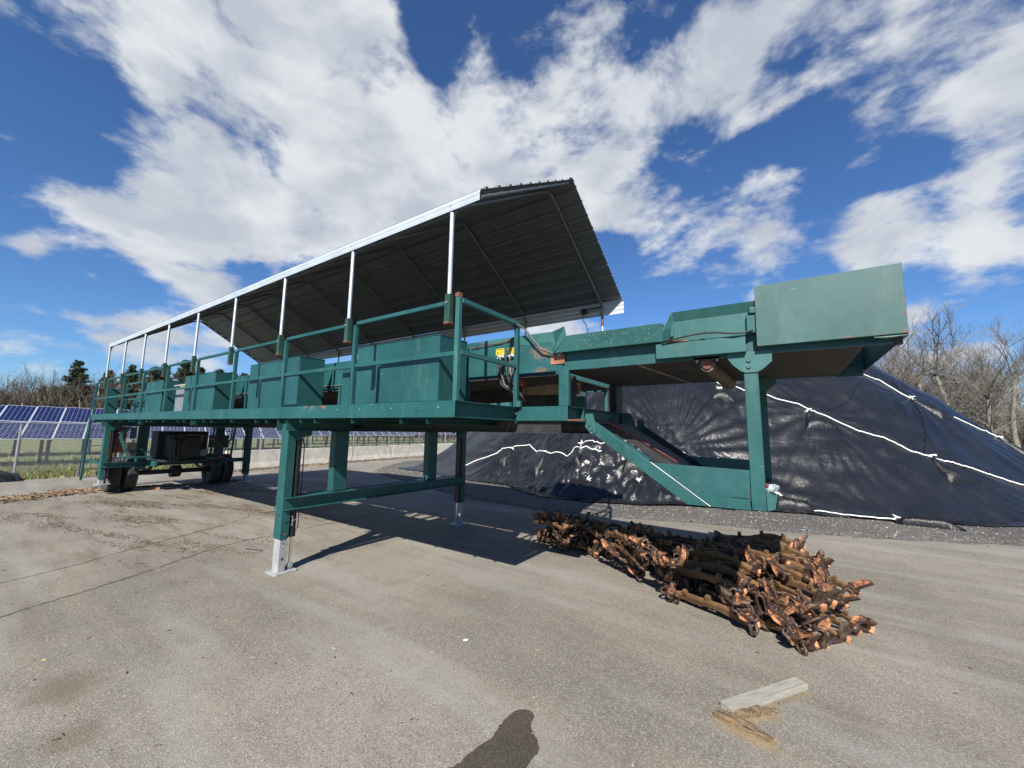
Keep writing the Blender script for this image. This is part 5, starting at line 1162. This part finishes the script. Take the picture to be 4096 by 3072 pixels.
def link_mesh():
    b = MB(); pts = []; L = .066; r = .036
    for k in range(16):
        a = 2 * math.pi * k / 16; x = r * math.cos(a); z = r * math.sin(a) + (L if math.sin(a) > 1e-6 else -L if math.sin(a) < -1e-6 else 0); pts.append((x, 0, z))
    pts.append(pts[0]); b.tube(pts, .0175, 8, False); return b.mesh('link', M_tdark, True)
BARS = [bar_mesh(k) for k in range(5)]; HOOKS = [hook_mesh(k) for k in range(4)]; LINK = link_mesh()
def frame(xa, za, p, sc=1.0):
    xa = Vector(xa).normalized(); za = Vector(za); ya = za.cross(xa).normalized(); za = xa.cross(ya).normalized()
    return Matrix(((xa.x * sc, ya.x * sc, za.x * sc, p[0]), (xa.y * sc, ya.y * sc, za.y * sc, p[1]), (xa.z * sc, ya.z * sc, za.z * sc, p[2]), (0, 0, 0, 1)))
class Track:
    def __init__(s, label, loc, seed): s.root = thing('chain_track', label, 'chain track', loc, 'rusty chain tracks on the asphalt'); s.loc = Vector(loc); s.r = random.Random(seed); s.n = {'bar': 0, 'hook': 0, 'link': 0}
    def put(s, name, me, m):
        o = bpy.data.objects.new(name, me); col.objects.link(o); o.parent = s.root; o.matrix_basis = Matrix.Translation(-s.loc) @ m; s.n[name] += 1
    def section(s, p0, t, bdir, N, sp=.15, L=.80, z=.06, lean=.35, dz=0.0, arch=0.0, hooks=(1, 1), up=1):
        r = s.r; t = Vector((t[0], t[1], 0)).normalized(); bd_ = Vector((bdir[0], bdir[1], 0)).normalized()
        prev = [None, None]
        for k in range(N):
            c = Vector((p0[0], p0[1], z)) + t * sp * k + Vector((r.uniform(-.02, .02), r.uniform(-.02, .02), dz * k + arch * math.sin(math.pi * k / max(1, N - 1)) + r.uniform(-.012, .012)))
            b2 = (bd_ + Vector((r.uniform(-.16, .16), r.uniform(-.16, .16), r.uniform(-.10, .10)))).normalized(); n_ = (Vector((0, 0, up)) - t * lean + Vector((r.uniform(-.3, .3), r.uniform(-.3, .3), 0))).normalized()
            s.put('bar', BARS[r.randrange(5)], frame(b2, n_, c, L / .80))
            for e, sg in enumerate((-1, 1)):
                q = c + b2 * sg * L * .5
                if hooks[e]:
                    hd_ = (Vector((0, 0, 1)) * r.uniform(.5, 1) + b2 * sg * r.uniform(-.1, .9) - t * r.uniform(-.3, .9)).normalized()
                    fa = (-sg * b2 * r.uniform(.2, 1) + t * r.uniform(-1, .2)); xa = hd_.cross(fa).normalized()
                    s.put('hook', HOOKS[r.randrange(4)], frame(xa, hd_, q + Vector((0, 0, .0)), r.uniform(1.0, 1.28)))
                if prev[e] is not None:
                    mid = (prev[e] + q) / 2; dd = (q - prev[e]).normalized()
                    for h in range(2):
                        m2 = mid + dd * (h - .5) * .07; s.put('link', LINK, frame(Vector((r.uniform(-1, 1), r.uniform(-1, 1), r.uniform(-1, 1))).cross(dd), (dd + Vector((r.uniform(-.4, .4), r.uniform(-.4, .4), r.uniform(-.5, .3)))), m2, r.uniform(.85, 1.05)))
                prev[e] = q
    def string(s, pts, step=.13):
        r = s.r
        for i in range(len(pts) - 1):
            a, b_ = Vector(pts[i]), Vector(pts[i + 1]); n = max(1, int((b_ - a).length / step)); dd = (b_ - a).normalized()
            for k in range(n):
                c = a.lerp(b_, (k + .5) / n); hd_ = Vector((r.uniform(-.7, .7), r.uniform(-.9, .1), r.uniform(.0, 1))).normalized(); s.put('hook', HOOKS[r.randrange(4)], frame(hd_.cross(Vector((r.uniform(-.3, .3), -1, r.uniform(-.3, .6)))), hd_, c, r.uniform(1.0, 1.25)))
                for h in range(2): s.put('link', LINK, frame(Vector((r.uniform(-1, 1), r.uniform(-1, 1), r.uniform(-1, 1))), dd + Vector((r.uniform(-.7, .7), r.uniform(-.7, .7), r.uniform(-.7, .7))), a.lerp(b_, (k + .1 + h * .8) / n) + Vector((r.uniform(-.03, .03), r.uniform(-.03, .03), 0)), .95))
def _clutter(s, c, rad, zmax, nh, nl):
    r = s.r
    for k in range(nh + nl):
        a = r.uniform(0, 6.28); q = math.sqrt(r.random()); x, y = c[0] + rad[0] * q * math.cos(a), c[1] + rad[1] * q * math.sin(a); z = .04 + (zmax - .02) * r.random() * (1 - .5 * q)
        d = Vector((r.uniform(-1, 1), r.uniform(-1, 1), r.uniform(-.3, .9))).normalized(); f = Vector((r.uniform(-1, 1), r.uniform(-1, 1), r.uniform(-1, 1)))
        if k < nh: s.put('hook', HOOKS[r.randrange(4)], frame(d.cross(f), d, (x, y, z), r.uniform(.95, 1.25)))
        else: s.put('link', LINK, frame(d.cross(f), d, (x, y, z + .03), r.uniform(.85, 1.1)))
Track.clutter = _clutter
TA = (.50, .86); BA = (.93, -.36)
tk = Track('larger rusty chain track with orange clay-caked hooks, heaped below the discharge hood', (2.2, 3.2, 0), 11)
tk.section((1.83, 2.40), TA, BA, 5, .27, .95, .06, .4)
tk.section((1.74, 2.58), TA, (.95, -.30), 4, .30, .95, .30, .4, dz=.01)
tk.section((1.85, 3.00), TA, (.85, -.42), 3, .30, .88, .42, .4)
tk.section((2.43, 2.27), TA, (.88, -.42), 5, .25, .70, .05, .4)
tk.section((2.38, 2.48), TA, (.84, -.52), 5, .25, .72, .27, .4, dz=.012)
tk.section((2.40, 3.15), (.22, .95), (.98, -.12), 4, .27, .80, .40, .4)
tk.section((2.05, 3.75), (.1, 1), (1, -.05), 5, .20, .95, .08, .3, dz=.03)
tk.section((2.15, 3.95), (.15, 1), (1, .03), 4, .20, 1.0, .34, .3, dz=.02)
tk.string([(1.28, 2.95, .34), (1.26, 2.72, .26), (1.36, 2.5, .14), (1.45, 2.38, .07)], .11)
tk.string([(1.98, 2.30, .34), (2.15, 2.20, .24), (2.3, 2.10, .12)], .10)
tk.string([(2.42, 2.48, .38), (2.52, 2.32, .26), (2.58, 2.17, .15), (2.66, 2.06, .06)], .08)
tk.string([(2.72, 2.42, .32), (2.80, 2.30, .20), (2.84, 2.22, .10)], .08)
tk.string([(2.92, 3.9, .44), (2.92, 3.4, .38), (2.88, 2.9, .34)], .12)
tk.string([(1.95, 3.25, .50), (2.3, 3.0, .48), (2.6, 2.85, .44)], .12)
tk.clutter((1.85, 2.85), (.42, .38), .30, 30, 40)
tk.clutter((2.45, 2.85), (.32, .55), .32, 34, 44)
tk.clutter((2.25, 3.85), (.55, .35), .35, 22, 26)
tk2 = Track('smaller rusty chain track trailing to the left, mostly in the shadow of the machine', (.2, 3.8, 0), 12)
tk2.section((-.95, 3.70), (.28, .96), (.97, -.22), 4, .20, .62, .05, .3)
tk2.section((-.98, 3.72), (.28, .96), (.97, -.22), 4, .20, .64, .36, .3, dz=.01)
tk2.section((-.30, 3.66), (.45, .89), (.90, -.35), 4, .20, .60, .06, .3, dz=.03)
tk2.section((-.22, 3.78), (.45, .89), (.88, -.42), 4, .18, .66, .32, .3, dz=.01)
tk2.section((.36, 3.50), (.50, .86), (.86, -.48), 5, .18, .86, .12, .4, dz=.01)
tk2.section((.34, 3.62), (.50, .86), (.80, -.58), 5, .18, .90, .34, .4, dz=-.006)
tk2.section((1.0, 3.50), (.45, .89), (.90, -.40), 5, .20, .75, .08, .4, dz=.01)
tk2.section((1.04, 3.70), (.45, .89), (.92, -.30), 4, .20, .75, .28, .4, dz=.01)
tk2.string([(.20, 3.42, .30), (.36, 3.28, .20), (.50, 3.18, .12), (.66, 3.10, .05)], .12)
tk2.string([(.80, 3.38, .46), (.80, 3.18, .36), (.82, 3.0, .22), (.86, 2.90, .08)], .08)
tk2.string([(.95, 3.25, .38), (1.10, 3.02, .30), (1.22, 2.85, .24)], .10)
tk2.string([(.60, 3.72, .48), (.90, 3.55, .46), (1.15, 3.45, .40)], .10)
tk2.string([(-1.25, 3.85, .42), (-.9, 3.8, .44), (-.55, 3.72, .42)], .11)
tk2.clutter((-.92, 3.98), (.30, .28), .32, 22, 28)
tk2.clutter((-.30, 3.95), (.25, .30), .36, 18, 22)
tk2.clutter((.85, 3.75), (.45, .30), .36, 22, 26)
print('track parts', tk.n, tk2.n)
# ================================================================== timber offcuts in the foreground
M_plank, tQ, bQ = mat('weathered_grey_timber'); tcn = tQ.new('ShaderNodeTexCoord'); vQ = tcn.outputs['Object']
gr = tQ.noise(tQ.map(tQ.map(vQ, (1, 1, 1), (0, 0, -.985)), (1.5, 16, 10)), 4, 6, .65); tQ.link(tQ.mix(tQ.mr(gr, .35, .65), (.20, .187, .155), (.32, .30, .255)), bQ.inputs['Base Color']); bQ.inputs['Roughness'].default_value = .85; tQ.link(tQ.bump(gr, .3, .004), bQ.inputs['Normal'])
M_split, tQ, bQ = mat('split_wood_grain'); tcn = tQ.new('ShaderNodeTexCoord'); vQ = tcn.outputs['Object']
gr = tQ.noise(tQ.map(tQ.map(vQ, (1, 1, 1), (0, 0, .2)), (1.6, 22, 22)), 3, 6, .7); tQ.link(tQ.mix(tQ.mr(gr, .38, .62), (.055, .036, .022), (.27, .185, .10)), bQ.inputs['Base Color']); bQ.inputs['Roughness'].default_value = .9; tQ.link(tQ.bump(gr, .9, .01), bQ.inputs['Normal'])
def offcut(name, m, p, q, w, h, label, cat, seed, jit=0.0, z=.0):
    rnd = random.Random(seed); p, q = Vector((*p, z)), Vector((*q, z)); t = (q - p).normalized(); s_ = Vector((-t.y, t.x, 0)); n = 10; vs = []; fs = []
    for i in range(n + 1):
        c = p.lerp(q, i / n); k = 1 if not jit else (.55 + .45 * math.sin(math.pi * min(1, (i + .8) / n * .95)))
        for (a, z_) in ((-1, 0), (-1, 1), (1, 1), (1, 0)):
            vs.append(c + s_ * a * w / 2 * k + Vector((rnd.uniform(-jit, jit), rnd.uniform(-jit, jit), z_ * h * k + (rnd.uniform(-jit, jit) if z_ else 0))))
    for i in range(n):
        for k in range(4): fs.append((i * 4 + k, i * 4 + (k + 1) % 4, (i + 1) * 4 + (k + 1) % 4, (i + 1) * 4 + k))
    fs += [(3, 2, 1, 0), (n * 4, n * 4 + 1, n * 4 + 2, n * 4 + 3)]
    b = MB(); b.add(vs, fs); o = b.build(name, m, bevel=.002 if not jit else 0); tag(o, label, cat); return o
offcut('timber_block', M_plank, (2.190, .690), (2.665, 1.405), .105, .045, 'smooth grey timber block lying flat in the right foreground', 'timber', 1)
offcut('split_wood', M_split, (2.13, .600), (2.50, .515), .080, .050, 'longer splintered piece of wood in front of the grey block', 'wood', 2, .007)
offcut('split_wood', M_split, (2.265, .665), (2.50, .90), .050, .045, 'shorter splintered piece of wood against the grey block', 'wood', 3, .005)
# sawdust under the pieces
pts = []
rnd = random.Random(8)
for k in range(4200):
    t = rnd.random(); w_ = rnd.random()
    if w_ < .5: x, y = 2.13 + t * .38 + rnd.gauss(0, .02), .56 - t * .07 + rnd.gauss(0, .035)
    elif w_ < .8: x, y = 2.30 + t * .40 + rnd.gauss(0, .015), .70 + t * .64 + rnd.gauss(0, .03)
    else: x, y = 2.3 + t * .22 + rnd.gauss(0, .03), .66 + t * .2 + rnd.gauss(0, .04)
    pts.append((x, y, .001 + rnd.random() * .002))
M_saw = simple('sawdust', (.22, .175, .11), .9); M_saw2 = simple('dark_sawdust', (.24, .17, .09), .9)
scatter_chips('sawdust', pts, (.0015, .004), [M_saw, M_saw, M_saw2], 'pale sawdust and splinters round the timber offcuts', 'sawdust', .3, 9, 1.8)
offcut('brick', M_orangerust, (-14.15, 1.38), (-13.98, 1.58), .10, .07, 'reddish brick lying before the left wheels', 'brick', 5, 0)
offcut('bark_strip', M_l1, (-4.9, .35), (-4.62, .50), .03, .012, 'dark curled strip of bark beside the long asphalt crack', 'bark', 6, .006)
offcut('paper_scrap', simple('white_scrap', (.7, .7, .68), .8), (-.055, .30), (-.025, .335), .03, .003, 'small white scrap left of the damp patch', 'scrap', 7, .002)
# plastic bottle on the trough end
bt = thing('plastic_bottle', 'clear plastic bottle lying on the end of the green trough', 'bottle', (2.53, 1.25, 1.62))
M_clear, tZ, bZ = mat('clear_plastic'); bZ.inputs['Base Color'].default_value = (.85, .87, .87, 1); bZ.inputs['Roughness'].default_value = .12; bZ.inputs['Transmission Weight'].default_value = .75; bZ.inputs['IOR'].default_value = 1.3
b = MB(); b.tube([(2.515, 1.15, 1.605), (2.53, 1.2, 1.605), (2.56, 1.3, 1.60), (2.58, 1.36, 1.60), (2.585, 1.38, 1.60)], [.028, .033, .033, .02, .011], 14); b.build('body', M_clear, bt, smooth=True)
b = MB(); b.tube([(2.505, 1.135, 1.62), (2.512, 1.155, 1.63)], .014, 12); b.build('cap', M_red, bt)
